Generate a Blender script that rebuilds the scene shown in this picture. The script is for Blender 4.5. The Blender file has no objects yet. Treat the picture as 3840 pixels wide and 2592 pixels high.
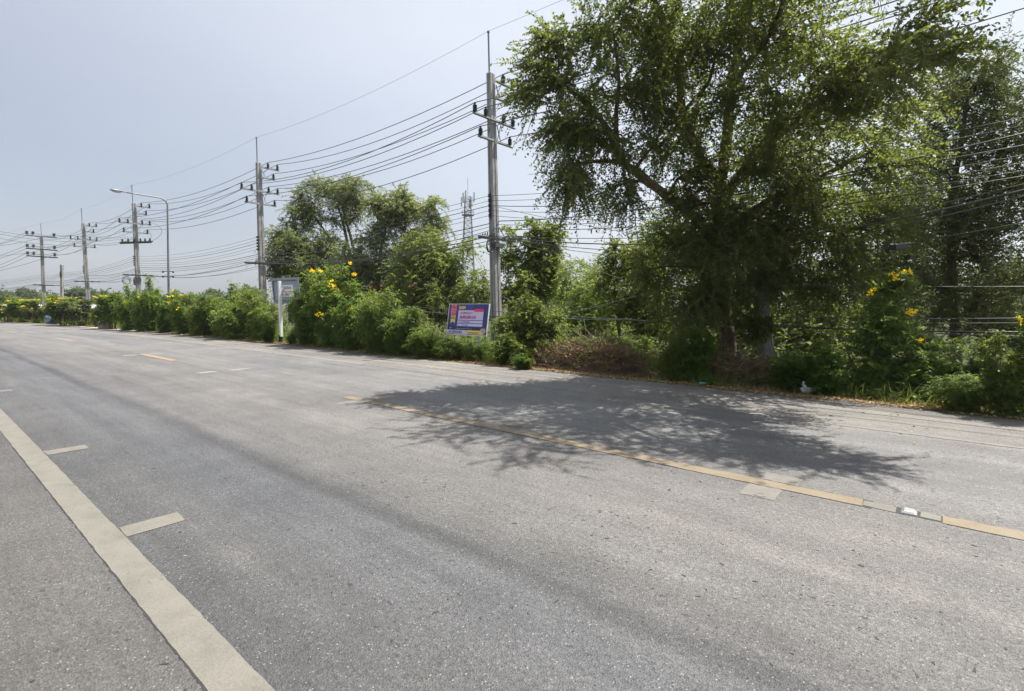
import bpy, math, random
import numpy as np
from mathutils import Vector, Matrix

R = math.radians
rng = np.random.default_rng(7)
random.seed(7)
scene = bpy.context.scene
COL = scene.collection

# ---------------------------------------------------------------- camera frame and road frame
F, PITCH, EYE = 1920.0, R(4.53), 1.6
A = R(50)                                   # the road runs 50 degrees left of the view
CT, ST = math.cos(A), math.sin(A)


def ray(px, py):
    x = (px - 1920) / F
    u = -(py - 1296) / F
    return np.array([x, math.cos(PITCH) + u * math.sin(PITCH), -math.sin(PITCH) + u * math.cos(PITCH)])


def W(px, py, z):                           # a point z metres ahead of the camera
    r = ray(px, py)
    s = z / r[1]
    return np.array([r[0] * s, z, EYE + r[2] * s])


def G(px, py, h=0.0):                       # a point on the ground
    r = ray(px, py)
    s = (h - EYE) / r[2]
    return np.array([r[0] * s, r[1] * s, h])


def off(t):
    return 0.0016 * max(0.0, t - 20.0) ** 2


def C(t, n, h=0.0):                         # along the road, across the road -> world
    n = n - off(t)
    return np.array([-ST * t + CT * n, CT * t + ST * n, h])


def TN(p):
    t = -ST * p[0] + CT * p[1]
    return t, CT * p[0] + ST * p[1] + off(t)


def WN(px, py, n):                          # pixel ray met with the upright plane at n across the road
    r = ray(px, py)
    s = 10.0
    lo, hi = 0.5, 90.0
    for _ in range(50):
        s = (lo + hi) / 2
        t, nn = TN((r[0] * s, r[1] * s))
        if nn < n:
            lo = s
        else:
            hi = s
    return np.array([r[0] * s, r[1] * s, EYE + r[2] * s])


# ---------------------------------------------------------------- materials
def newmat(name):
    m = bpy.data.materials.new(name)
    m.use_nodes = True
    nt = m.node_tree
    nt.nodes.clear()
    out = nt.nodes.new('ShaderNodeOutputMaterial')
    return m, nt, out


def nd(nt, typ, **kw):
    n = nt.nodes.new(typ)
    for k, v in kw.items():
        if k.startswith('i_'):
            n.inputs[int(k[2:]) if k[2:].isdigit() else k[2:].replace('_', ' ')].default_value = v
        else:
            setattr(n, k, v)
    return n


def lk(nt, a, b):
    nt.links.new(a, b)


def ramp(nt, fac, stops):
    r = nt.nodes.new('ShaderNodeValToRGB')
    el = r.color_ramp.elements
    while len(el) < len(stops):
        el.new(0.5)
    for e, (p, c) in zip(el, stops):
        e.position = p
        e.color = (*c, 1) if len(c) == 3 else c
    lk(nt, fac, r.inputs[0])
    return r.outputs[0]


def mixc(nt, fac, a, b, mode='MIX'):
    m = nt.nodes.new('ShaderNodeMix')
    m.data_type = 'RGBA'
    m.blend_type = mode
    for sock, v in ((m.inputs[0], fac), (m.inputs[6], a), (m.inputs[7], b)):
        if isinstance(v, (int, float)):
            sock.default_value = v
        elif isinstance(v, tuple):
            sock.default_value = (*v, 1)
        else:
            lk(nt, v, sock)
    return m.outputs[2]


def math_(nt, op, a, b=None, c=None, clamp=False):
    m = nt.nodes.new('ShaderNodeMath')
    m.operation = op
    m.use_clamp = clamp
    for s, v in zip(m.inputs, (a, b, c)):
        if v is None:
            continue
        if isinstance(v, (int, float)):
            s.default_value = v
        else:
            lk(nt, v, s)
    return m.outputs[0]


def plain(name, col, rough=0.6, var=0.15, scale=8.0, metal=0.0, bump=0.0, spec=0.5):
    m, nt, out = newmat(name)
    b = nd(nt, 'ShaderNodeBsdfPrincipled')
    tc = nd(nt, 'ShaderNodeTexCoord')
    no = nd(nt, 'ShaderNodeTexNoise')
    no.inputs['Scale'].default_value = scale
    no.inputs['Detail'].default_value = 6
    lk(nt, tc.outputs['Object'], no.inputs['Vector'])
    lo = tuple(max(0, c * (1 - var)) for c in col)
    hi = tuple(min(1, c * (1 + var)) for c in col)
    lk(nt, ramp(nt, no.outputs[0], [(0.3, lo), (0.7, hi)]), b.inputs['Base Color'])
    b.inputs['Roughness'].default_value = rough
    b.inputs['Metallic'].default_value = metal
    b.inputs['Specular IOR Level'].default_value = spec
    if bump:
        bp = nd(nt, 'ShaderNodeBump')
        bp.inputs['Strength'].default_value = bump
        bp.inputs['Distance'].default_value = 0.02
        lk(nt, no.outputs[0], bp.inputs['Height'])
        lk(nt, bp.outputs[0], b.inputs['Normal'])
    lk(nt, b.outputs[0], out.inputs[0])
    return m


def leafmat(name, cols, trans, tfac=0.45, rough=0.5, spec=0.35):
    """cols: base colours from dull to fresh; trans: light let through the blade"""
    m, nt, out = newmat(name)
    at = nd(nt, 'ShaderNodeAttribute', attribute_name='tint')
    oi = nd(nt, 'ShaderNodeObjectInfo')
    f = math_(nt, 'ADD', at.outputs['Fac'], math_(nt, 'MULTIPLY', math_(nt, 'SUBTRACT', oi.outputs['Random'], 0.5), 0.25), clamp=True)
    st = [(i / (len(cols) - 1), c) for i, c in enumerate(cols)]
    base = ramp(nt, f, st)
    tr = mixc(nt, 0.5, mixc(nt, 1.0, base, (2.2, 2.2, 1.4), 'MULTIPLY'), trans)
    b = nd(nt, 'ShaderNodeBsdfPrincipled')
    lk(nt, base, b.inputs['Base Color'])
    b.inputs['Roughness'].default_value = rough
    b.inputs['Specular IOR Level'].default_value = spec
    t = nd(nt, 'ShaderNodeBsdfTranslucent')
    lk(nt, tr, t.inputs[0])
    mx = nd(nt, 'ShaderNodeMixShader')
    mx.inputs[0].default_value = tfac
    lk(nt, b.outputs[0], mx.inputs[1])
    lk(nt, t.outputs[0], mx.inputs[2])
    lk(nt, mx.outputs[0], out.inputs[0])
    return m


M = {}
M['leaf_big'] = leafmat('leaf_big', [(0.045, 0.055, 0.022), (0.065, 0.09, 0.027), (0.09, 0.125, 0.033), (0.14, 0.15, 0.05)], (0.37, 0.43, 0.06), 0.44)
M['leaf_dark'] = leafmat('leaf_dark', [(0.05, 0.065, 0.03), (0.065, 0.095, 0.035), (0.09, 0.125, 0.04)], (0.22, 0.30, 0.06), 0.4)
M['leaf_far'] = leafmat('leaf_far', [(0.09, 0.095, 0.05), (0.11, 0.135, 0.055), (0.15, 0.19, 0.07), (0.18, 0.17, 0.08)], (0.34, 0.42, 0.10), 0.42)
M['leaf_lime'] = leafmat('leaf_lime', [(0.055, 0.085, 0.025), (0.09, 0.13, 0.032), (0.14, 0.18, 0.04), (0.20, 0.21, 0.06)], (0.36, 0.42, 0.06), 0.43)
M['leaf_shrub'] = leafmat('leaf_shrub', [(0.04, 0.075, 0.022), (0.065, 0.12, 0.028), (0.10, 0.175, 0.036), (0.17, 0.23, 0.05)], (0.38, 0.48, 0.05), 0.42)
M['leaf_fern'] = leafmat('leaf_fern', [(0.06, 0.095, 0.03), (0.09, 0.14, 0.038), (0.135, 0.19, 0.048), (0.20, 0.23, 0.065)], (0.40, 0.49, 0.07), 0.43)
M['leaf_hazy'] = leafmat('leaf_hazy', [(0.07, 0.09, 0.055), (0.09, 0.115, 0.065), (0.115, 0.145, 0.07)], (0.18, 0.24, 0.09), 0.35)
M['leaf_olive'] = leafmat('leaf_olive', [(0.06, 0.07, 0.038), (0.08, 0.10, 0.045), (0.10, 0.125, 0.05), (0.13, 0.13, 0.065)], (0.24, 0.30, 0.08), 0.4)
M['blossom'] = leafmat('blossom', [(0.85, 0.50, 0.01), (0.9, 0.64, 0.015), (0.92, 0.74, 0.03)], (0.95, 0.74, 0.02), 0.4)
M['dry_leaf'] = leafmat('dry_leaf', [(0.16, 0.10, 0.05), (0.26, 0.17, 0.08), (0.38, 0.27, 0.13), (0.45, 0.36, 0.20)], (0.3, 0.2, 0.08), 0.25)
M['dry_twig'] = plain('dry_twig', (0.165, 0.12, 0.08), 0.85, 0.5, 12)
M['pale_stick'] = plain('pale_stick', (0.42, 0.35, 0.24), 0.8, 0.25, 12)
M['bark'] = plain('bark', (0.15, 0.12, 0.09), 0.9, 0.45, 9, bump=0.9)
M['bark_dark'] = plain('bark_dark', (0.09, 0.075, 0.06), 0.9, 0.4, 9, bump=0.8)
M['galv'] = plain('galv', (0.27, 0.28, 0.30), 0.55, 0.15, 6)
M['wire'] = plain('wire', (0.10, 0.10, 0.105), 0.45, 0.1, 3)
M['cable'] = plain('cable', (0.05, 0.05, 0.052), 0.35, 0.1, 3, spec=0.8)
M['bare_wire'] = plain('bare_wire', (0.28, 0.28, 0.29), 0.4, 0.1, 3, metal=0.3)
M['insul'] = plain('insul', (0.018, 0.016, 0.018), 0.35, 0.2, 5)
M['steel_black'] = plain('steel_black', (0.03, 0.03, 0.034), 0.6, 0.2, 5)
M['lamp_grey'] = plain('lamp_grey', (0.20, 0.22, 0.25), 0.4, 0.1, 5, metal=0.2)
M['lamp_lens'] = plain('lamp_lens', (0.55, 0.57, 0.58), 0.15, 0.05, 5)
M['white_paint'] = plain('white_paint', (0.74, 0.76, 0.74), 0.5, 0.08, 3)
M['black_paint'] = plain('black_paint', (0.02, 0.02, 0.022), 0.5, 0.2, 4)
M['board_grey'] = plain('board_grey', (0.25, 0.31, 0.38), 0.5, 0.08, 2.5)
M['rust'] = plain('rust', (0.22, 0.13, 0.07), 0.8, 0.6, 6)
M['paper'] = plain('paper', (0.80, 0.79, 0.78), 0.7, 0.04, 4)
M['ink_brown'] = plain('ink_brown', (0.12, 0.06, 0.04), 0.7, 0.3, 10)
M['ink_red'] = plain('ink_red', (0.36, 0.07, 0.03), 0.7, 0.2, 10)
M['ad_blue'] = plain('ad_blue', (0.04, 0.042, 0.23), 0.45, 0.55, 2.2)
M['ad_navy'] = plain('ad_navy', (0.025, 0.028, 0.11), 0.45, 0.3, 4)
M['ad_white'] = plain('ad_white', (0.60, 0.54, 0.74), 0.5, 0.06, 3)
M['ad_red'] = plain('ad_red', (0.72, 0.05, 0.07), 0.5, 0.1, 4)
M['ad_gold'] = plain('ad_gold', (0.78, 0.58, 0.09), 0.5, 0.15, 6)
M['ad_pink'] = plain('ad_pink', (0.45, 0.03, 0.20), 0.5, 0.25, 6)
M['ad_ink'] = plain('ad_ink', (0.04, 0.03, 0.16), 0.5, 0.2, 6)
M['ad_dirt'] = plain('ad_dirt', (0.42, 0.36, 0.30), 0.8, 0.5, 18)
M['orange_roof'] = plain('orange_roof', (0.50, 0.14, 0.05), 0.8, 0.3, 2)
M['pale_wall'] = plain('pale_wall', (0.62, 0.60, 0.56), 0.8, 0.1, 1)
M['white_roof'] = plain('white_roof', (0.72, 0.73, 0.74), 0.5, 0.05, 0.6)
M['brick'] = plain('brick', (0.34, 0.26, 0.22), 0.9, 0.3, 7)
M['blue_drum'] = plain('blue_drum', (0.10, 0.22, 0.36), 0.5, 0.1, 4)
M['globe'] = plain('globe', (0.8, 0.8, 0.79), 0.3, 0.03, 4)
M['pad'] = plain('pad', (0.40, 0.37, 0.33), 0.9, 0.15, 1.5)
M['bag'] = plain('bag', (0.42, 0.44, 0.46), 0.35, 0.15, 10)
M['bottle_green'] = plain('bottle_green', (0.06, 0.25, 0.16), 0.3, 0.2, 5)
M['stud_metal'] = plain('stud_metal', (0.55, 0.56, 0.56), 0.35, 0.15, 20, metal=0.6)
M['reflector'] = plain('reflector', (0.85, 0.86, 0.86), 0.15, 0.03, 20)
M['tower_grey'] = plain('tower_grey', (0.13, 0.135, 0.145), 0.6, 0.1, 1)
M['orange_scrap'] = plain('orange_scrap', (0.75, 0.35, 0.04), 0.7, 0.2, 20)


def concrete_mat():
    m, nt, out = newmat('pole_concrete')
    tc = nd(nt, 'ShaderNodeTexCoord')
    b = nd(nt, 'ShaderNodeBsdfPrincipled')
    n1 = nd(nt, 'ShaderNodeTexNoise', i_Scale=5.0, i_Detail=8.0)
    lk(nt, tc.outputs['Object'], n1.inputs['Vector'])
    mp = nd(nt, 'ShaderNodeMapping')
    mp.inputs['Scale'].default_value = (9, 9, 0.5)
    lk(nt, tc.outputs['Object'], mp.inputs[0])
    n2 = nd(nt, 'ShaderNodeTexNoise', i_Scale=1.0, i_Detail=6.0)
    lk(nt, mp.outputs[0], n2.inputs['Vector'])
    c = ramp(nt, n1.outputs[0], [(0.3, (0.27, 0.268, 0.262)), (0.7, (0.38, 0.378, 0.37))])
    c = mixc(nt, 0.6, c, ramp(nt, n2.outputs[0], [(0.33, (0.62, 0.61, 0.60)), (0.6, (1, 1, 1))]), 'MULTIPLY')
    n3 = nd(nt, 'ShaderNodeTexNoise', i_Scale=38.0, i_Detail=3.0)
    lk(nt, tc.outputs['Object'], n3.inputs['Vector'])
    c = mixc(nt, math_(nt, 'MULTIPLY', ramp(nt, n3.outputs[0], [(0.62, (0, 0, 0)), (0.68, (1, 1, 1))]), 0.6), c, (0.12, 0.115, 0.11))
    lk(nt, c, b.inputs['Base Color'])
    b.inputs['Roughness'].default_value = 0.9
    bp = nd(nt, 'ShaderNodeBump', i_Strength=0.4, i_Distance=0.01)
    lk(nt, n3.outputs[0], bp.inputs['Height'])
    lk(nt, bp.outputs[0], b.inputs['Normal'])
    lk(nt, b.outputs[0], out.inputs[0])
    return m


M['concrete'] = concrete_mat()


def asphalt_mat():
    m, nt, out = newmat('asphalt')
    uv = nd(nt, 'ShaderNodeUVMap', uv_map='UVMap')
    b = nd(nt, 'ShaderNodeBsdfPrincipled')
    sep = nd(nt, 'ShaderNodeSeparateXYZ')
    lk(nt, uv.outputs[0], sep.inputs[0])
    n_ = sep.outputs[1]

    def noise(scale, detail=4.0, vec=None, rough=0.6):
        n = nd(nt, 'ShaderNodeTexNoise', i_Scale=scale, i_Detail=detail, i_Roughness=rough)
        lk(nt, vec or uv.outputs[0], n.inputs['Vector'])
        return n.outputs[0]

    def stretched(sx, sy):
        mp = nd(nt, 'ShaderNodeMapping')
        mp.inputs['Scale'].default_value = (sx, sy, 1)
        lk(nt, uv.outputs[0], mp.inputs[0])
        return mp.outputs[0]
    streak = noise(1.0, 5.0, stretched(0.10, 2.2))
    streak2 = noise(1.0, 5.0, stretched(0.5, 7.0))
    broad = noise(0.35, 4.0)
    mott = noise(2.5, 6.0)
    # across the road: the shoulders, the wheel tracks, the strip by the centre line; uneven light is painted into these bands too
    wob = math_(nt, 'ADD', n_, math_(nt, 'MULTIPLY', math_(nt, 'SUBTRACT', noise(0.25, 3.0), 0.5), 0.35))
    pos = math_(nt, 'DIVIDE', math_(nt, 'ADD', wob, 2.0), 13.0)

    def P(n):
        return (n + 2.0) / 13.0
    g = lambda v, w=0.0: (v * (1 + w), v * (1 + 0.25 * w), v * (1 - w))
    base = ramp(nt, pos, [(P(-2), g(0.078, 0.06)), (P(0.7), g(0.082, 0.05)), (P(0.82), g(0.072, 0.0)), (P(1.35), g(0.083, -0.01)), (P(1.75), g(0.088, -0.05)),
                          (P(2.16), g(0.091, -0.05)), (P(2.25), g(0.060, -0.04)), (P(2.34), g(0.062, -0.04)), (P(2.44), g(0.098, 0.0)), (P(3.0), g(0.120, 0.02)),
                          (P(3.8), g(0.142, 0.04)), (P(4.75), g(0.128, 0.03)), (P(5.2), g(0.142, 0.03)), (P(5.8), g(0.160, 0.0)), (P(6.6), g(0.142, 0.0)),
                          (P(7.1), g(0.162, 0.0)), (P(7.8), g(0.154, 0.02)), (P(8.3), g(0.172, 0.06)), (P(10.2), g(0.176, 0.07))])
    # the oily streak comes and goes
    base = mixc(nt, ramp(nt, noise(1.0, 4.0, stretched(0.16, 1.6)), [(0.42, (0, 0, 0)), (0.66, (0.7, 0.7, 0.7))]), base, mixc(nt, 0.5, base, (0.112, 0.112, 0.113)))
    c = mixc(nt, 0.75, base, ramp(nt, streak, [(0.3, (0.72, 0.73, 0.76)), (0.7, (1.22, 1.2, 1.18))]), 'MULTIPLY')
    c = mixc(nt, 0.5, c, ramp(nt, streak2, [(0.3, (0.78, 0.78, 0.8)), (0.7, (1.2, 1.2, 1.2))]), 'MULTIPLY')
    c = mixc(nt, 0.8, c, ramp(nt, broad, [(0.32, (0.78, 0.78, 0.80)), (0.68, (1.17, 1.16, 1.14))]), 'MULTIPLY')
    c = mixc(nt, 0.6, c, ramp(nt, mott, [(0.3, (0.8, 0.8, 0.8)), (0.7, (1.2, 1.2, 1.2))]), 'MULTIPLY')
    # the stones in the surface
    vo = nd(nt, 'ShaderNodeTexVoronoi', i_Scale=110.0)
    lk(nt, uv.outputs[0], vo.inputs['Vector'])
    hsv = nd(nt, 'ShaderNodeSeparateColor')
    lk(nt, vo.outputs['Color'], hsv.inputs[0])
    c = mixc(nt, 0.85, c, ramp(nt, hsv.outputs[0], [(0.0, (0.60, 0.60, 0.60)), (0.25, (0.9, 0.9, 0.9)), (0.75, (1.05, 1.05, 1.05)), (1.0, (1.5, 1.48, 1.44))]), 'MULTIPLY')
    vo2 = nd(nt, 'ShaderNodeTexVoronoi', i_Scale=46.0)
    warp = nd(nt, 'ShaderNodeTexNoise', i_Scale=70.0, i_Detail=3.0)
    lk(nt, uv.outputs[0], warp.inputs['Vector'])
    lk(nt, mixc(nt, 0.006, uv.outputs[0], warp.outputs[1]), vo2.inputs['Vector'])
    hs2 = nd(nt, 'ShaderNodeSeparateColor')
    lk(nt, vo2.outputs['Color'], hs2.inputs[0])
    patchy = ramp(nt, noise(0.9, 6.0, None, 0.7), [(0.46, (0, 0, 0)), (0.62, (1, 1, 1))])
    fleck = math_(nt, 'MULTIPLY', math_(nt, 'GREATER_THAN', hs2.outputs[0], 0.90), math_(nt, 'LESS_THAN', vo2.outputs[0], 0.36))
    dark = math_(nt, 'MULTIPLY', fleck, math_(nt, 'ADD', math_(nt, 'MULTIPLY', patchy, 0.8), 0.25))
    c = mixc(nt, dark, c, (0.028, 0.028, 0.028))
    vo5 = nd(nt, 'ShaderNodeTexVoronoi', i_Scale=17.0)
    lk(nt, mixc(nt, 0.012, stretched(0.75, 1.25), warp.outputs[1]), vo5.inputs['Vector'])
    hs5 = nd(nt, 'ShaderNodeSeparateColor')
    lk(nt, vo5.outputs['Color'], hs5.inputs[0])
    pit = math_(nt, 'MULTIPLY', math_(nt, 'MULTIPLY', math_(nt, 'GREATER_THAN', hs5.outputs[0], 0.86), math_(nt, 'LESS_THAN', vo5.outputs[0], math_(nt, 'ADD', math_(nt, 'MULTIPLY', hs5.outputs[1], 0.24), 0.06))), math_(nt, 'ADD', math_(nt, 'MULTIPLY', patchy, 0.5), 0.45))
    c = mixc(nt, pit, c, (0.034, 0.034, 0.034))
    grain = noise(34.0, 5.0, None, 0.75)
    c = mixc(nt, 0.9, c, ramp(nt, grain, [(0.32, (0.68, 0.68, 0.68)), (0.68, (1.3, 1.3, 1.3))]), 'MULTIPLY')
    vo4 = nd(nt, 'ShaderNodeTexVoronoi', i_Scale=95.0)
    lk(nt, mixc(nt, 0.003, uv.outputs[0], warp.outputs[1]), vo4.inputs['Vector'])
    hs4 = nd(nt, 'ShaderNodeSeparateColor')
    lk(nt, vo4.outputs['Color'], hs4.inputs[0])
    lite = math_(nt, 'MULTIPLY', math_(nt, 'MULTIPLY', math_(nt, 'GREATER_THAN', hs4.outputs[1], 0.965), math_(nt, 'LESS_THAN', vo4.outputs[0], 0.4)), 0.5)
    c = mixc(nt, lite, c, (0.40, 0.39, 0.375))
    # old tar spots
    vo3 = nd(nt, 'ShaderNodeTexVoronoi', i_Scale=3.2)
    lk(nt, mixc(nt, 0.03, uv.outputs[0], warp.outputs[1]), vo3.inputs['Vector'])
    hs3 = nd(nt, 'ShaderNodeSeparateColor')
    lk(nt, vo3.outputs['Color'], hs3.inputs[0])
    spot = math_(nt, 'MULTIPLY', math_(nt, 'LESS_THAN', vo3.outputs[0], 0.055), math_(nt, 'GREATER_THAN', hs3.outputs[0], 0.8))
    c = mixc(nt, math_(nt, 'MULTIPLY', spot, 0.75), c, (0.035, 0.035, 0.036))
    lk(nt, c, b.inputs['Base Color'])
    b.inputs['Roughness'].default_value = 0.62
    b.inputs['Specular IOR Level'].default_value = 0.45
    bp = nd(nt, 'ShaderNodeBump', i_Strength=0.8, i_Distance=0.008)
    hgt = math_(nt, 'ADD', vo.outputs[0], math_(nt, 'MULTIPLY', noise(160.0, 2.0), 0.5))
    lk(nt, hgt, bp.inputs['Height'])
    lk(nt, bp.outputs[0], b.inputs['Normal'])
    lk(nt, b.outputs[0], out.inputs[0])
    return m


def paint_mat(name, col, wear=0.45):
    m, nt, out = newmat(name)
    uv = nd(nt, 'ShaderNodeUVMap', uv_map='UVMap')
    b = nd(nt, 'ShaderNodeBsdfPrincipled')
    n1 = nd(nt, 'ShaderNodeTexNoise', i_Scale=5.0, i_Detail=8.0, i_Roughness=0.7)
    lk(nt, uv.outputs[0], n1.inputs['Vector'])
    n2 = nd(nt, 'ShaderNodeTexNoise', i_Scale=90.0, i_Detail=3.0)
    lk(nt, uv.outputs[0], n2.inputs['Vector'])
    c = ramp(nt, n1.outputs[0], [(0.3, tuple(v * 0.72 for v in col)), (0.7, tuple(min(1, v * 1.12) for v in col))])
    c = mixc(nt, 0.7, c, ramp(nt, n2.outputs[0], [(0.3, (0.7, 0.7, 0.7)), (0.65, (1.15, 1.15, 1.15))]), 'MULTIPLY')
    w = math_(nt, 'MULTIPLY', ramp(nt, math_(nt, 'ADD', math_(nt, 'MULTIPLY', n2.outputs[0], 0.6), math_(nt, 'MULTIPLY', n1.outputs[0], 0.4)), [(0.52, (0, 0, 0)), (0.62, (1, 1, 1))]), wear)
    c = mixc(nt, w, c, (0.13, 0.125, 0.12))
    # crazing across the paint
    mp = nd(nt, 'ShaderNodeMapping')
    mp.inputs['Scale'].default_value = (4.2, 2.0, 1)
    lk(nt, mixc(nt, 0.12, uv.outputs[0], n1.outputs[1]), mp.inputs[0])
    vo = nd(nt, 'ShaderNodeTexVoronoi', feature='DISTANCE_TO_EDGE', i_Scale=1.0)
    lk(nt, mp.outputs[0], vo.inputs['Vector'])
    crack = math_(nt, 'MULTIPLY', math_(nt, 'MULTIPLY', math_(nt, 'LESS_THAN', vo.outputs[0], 0.006), ramp(nt, n1.outputs[0], [(0.5, (0, 0, 0)), (0.6, (1, 1, 1))])), 0.5)
    c = mixc(nt, crack, c, (0.07, 0.065, 0.06))
    lk(nt, c, b.inputs['Base Color'])
    b.inputs['Roughness'].default_value = 0.75
    bp = nd(nt, 'ShaderNodeBump', i_Strength=0.4, i_Distance=0.004)
    lk(nt, n2.outputs[0], bp.inputs['Height'])
    lk(nt, bp.outputs[0], b.inputs['Normal'])
    lk(nt, b.outputs[0], out.inputs[0])
    return m


def ground_mat(name, stops, scale=0.6):
    m, nt, out = newmat(name)
    tc = nd(nt, 'ShaderNodeTexCoord')
    b = nd(nt, 'ShaderNodeBsdfPrincipled')
    n1 = nd(nt, 'ShaderNodeTexNoise', i_Scale=scale, i_Detail=8.0, i_Roughness=0.7)
    n2 = nd(nt, 'ShaderNodeTexNoise', i_Scale=scale * 25, i_Detail=6.0, i_Roughness=0.7)
    for n in (n1, n2):
        lk(nt, tc.outputs['Object'], n.inputs['Vector'])
    c = ramp(nt, n1.outputs[0], stops)
    c = mixc(nt, 0.9, c, ramp(nt, n2.outputs[0], [(0.3, (0.5, 0.5, 0.5)), (0.7, (1.35, 1.35, 1.35))]), 'MULTIPLY')
    lk(nt, c, b.inputs['Base Color'])
    b.inputs['Roughness'].default_value = 0.95
    b.inputs['Specular IOR Level'].default_value = 0.1
    bp = nd(nt, 'ShaderNodeBump', i_Strength=0.8, i_Distance=0.05)
    lk(nt, n2.outputs[0], bp.inputs['Height'])
    lk(nt, bp.outputs[0], b.inputs['Normal'])
    lk(nt, b.outputs[0], out.inputs[0])
    return m


M['asphalt'] = asphalt_mat()
M['paint_white'] = paint_mat('paint_white', (0.172, 0.162, 0.138), 0.4)
M['paint_faded'] = paint_mat('paint_faded', (0.168, 0.160, 0.142), 0.55)
M['paint_far'] = paint_mat('paint_far', (0.24, 0.235, 0.232), 0.4)
M['paint_ghost'] = paint_mat('paint_ghost', (0.185, 0.18, 0.172), 0.6)
M['paint_dash'] = paint_mat('paint_dash', (0.29, 0.215, 0.125), 0.25)
M['paint_yellow'] = paint_mat('paint_yellow', (0.205, 0.165, 0.112), 0.4)
M['ground'] = ground_mat('ground', [(0.3, (0.04, 0.055, 0.02)), (0.5, (0.06, 0.07, 0.028)), (0.7, (0.09, 0.085, 0.04))], 0.3)
M['verge'] = ground_mat('verge', [(0.3, (0.15, 0.11, 0.065)), (0.5, (0.30, 0.215, 0.12)), (0.7, (0.44, 0.34, 0.215))], 1.2)


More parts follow.
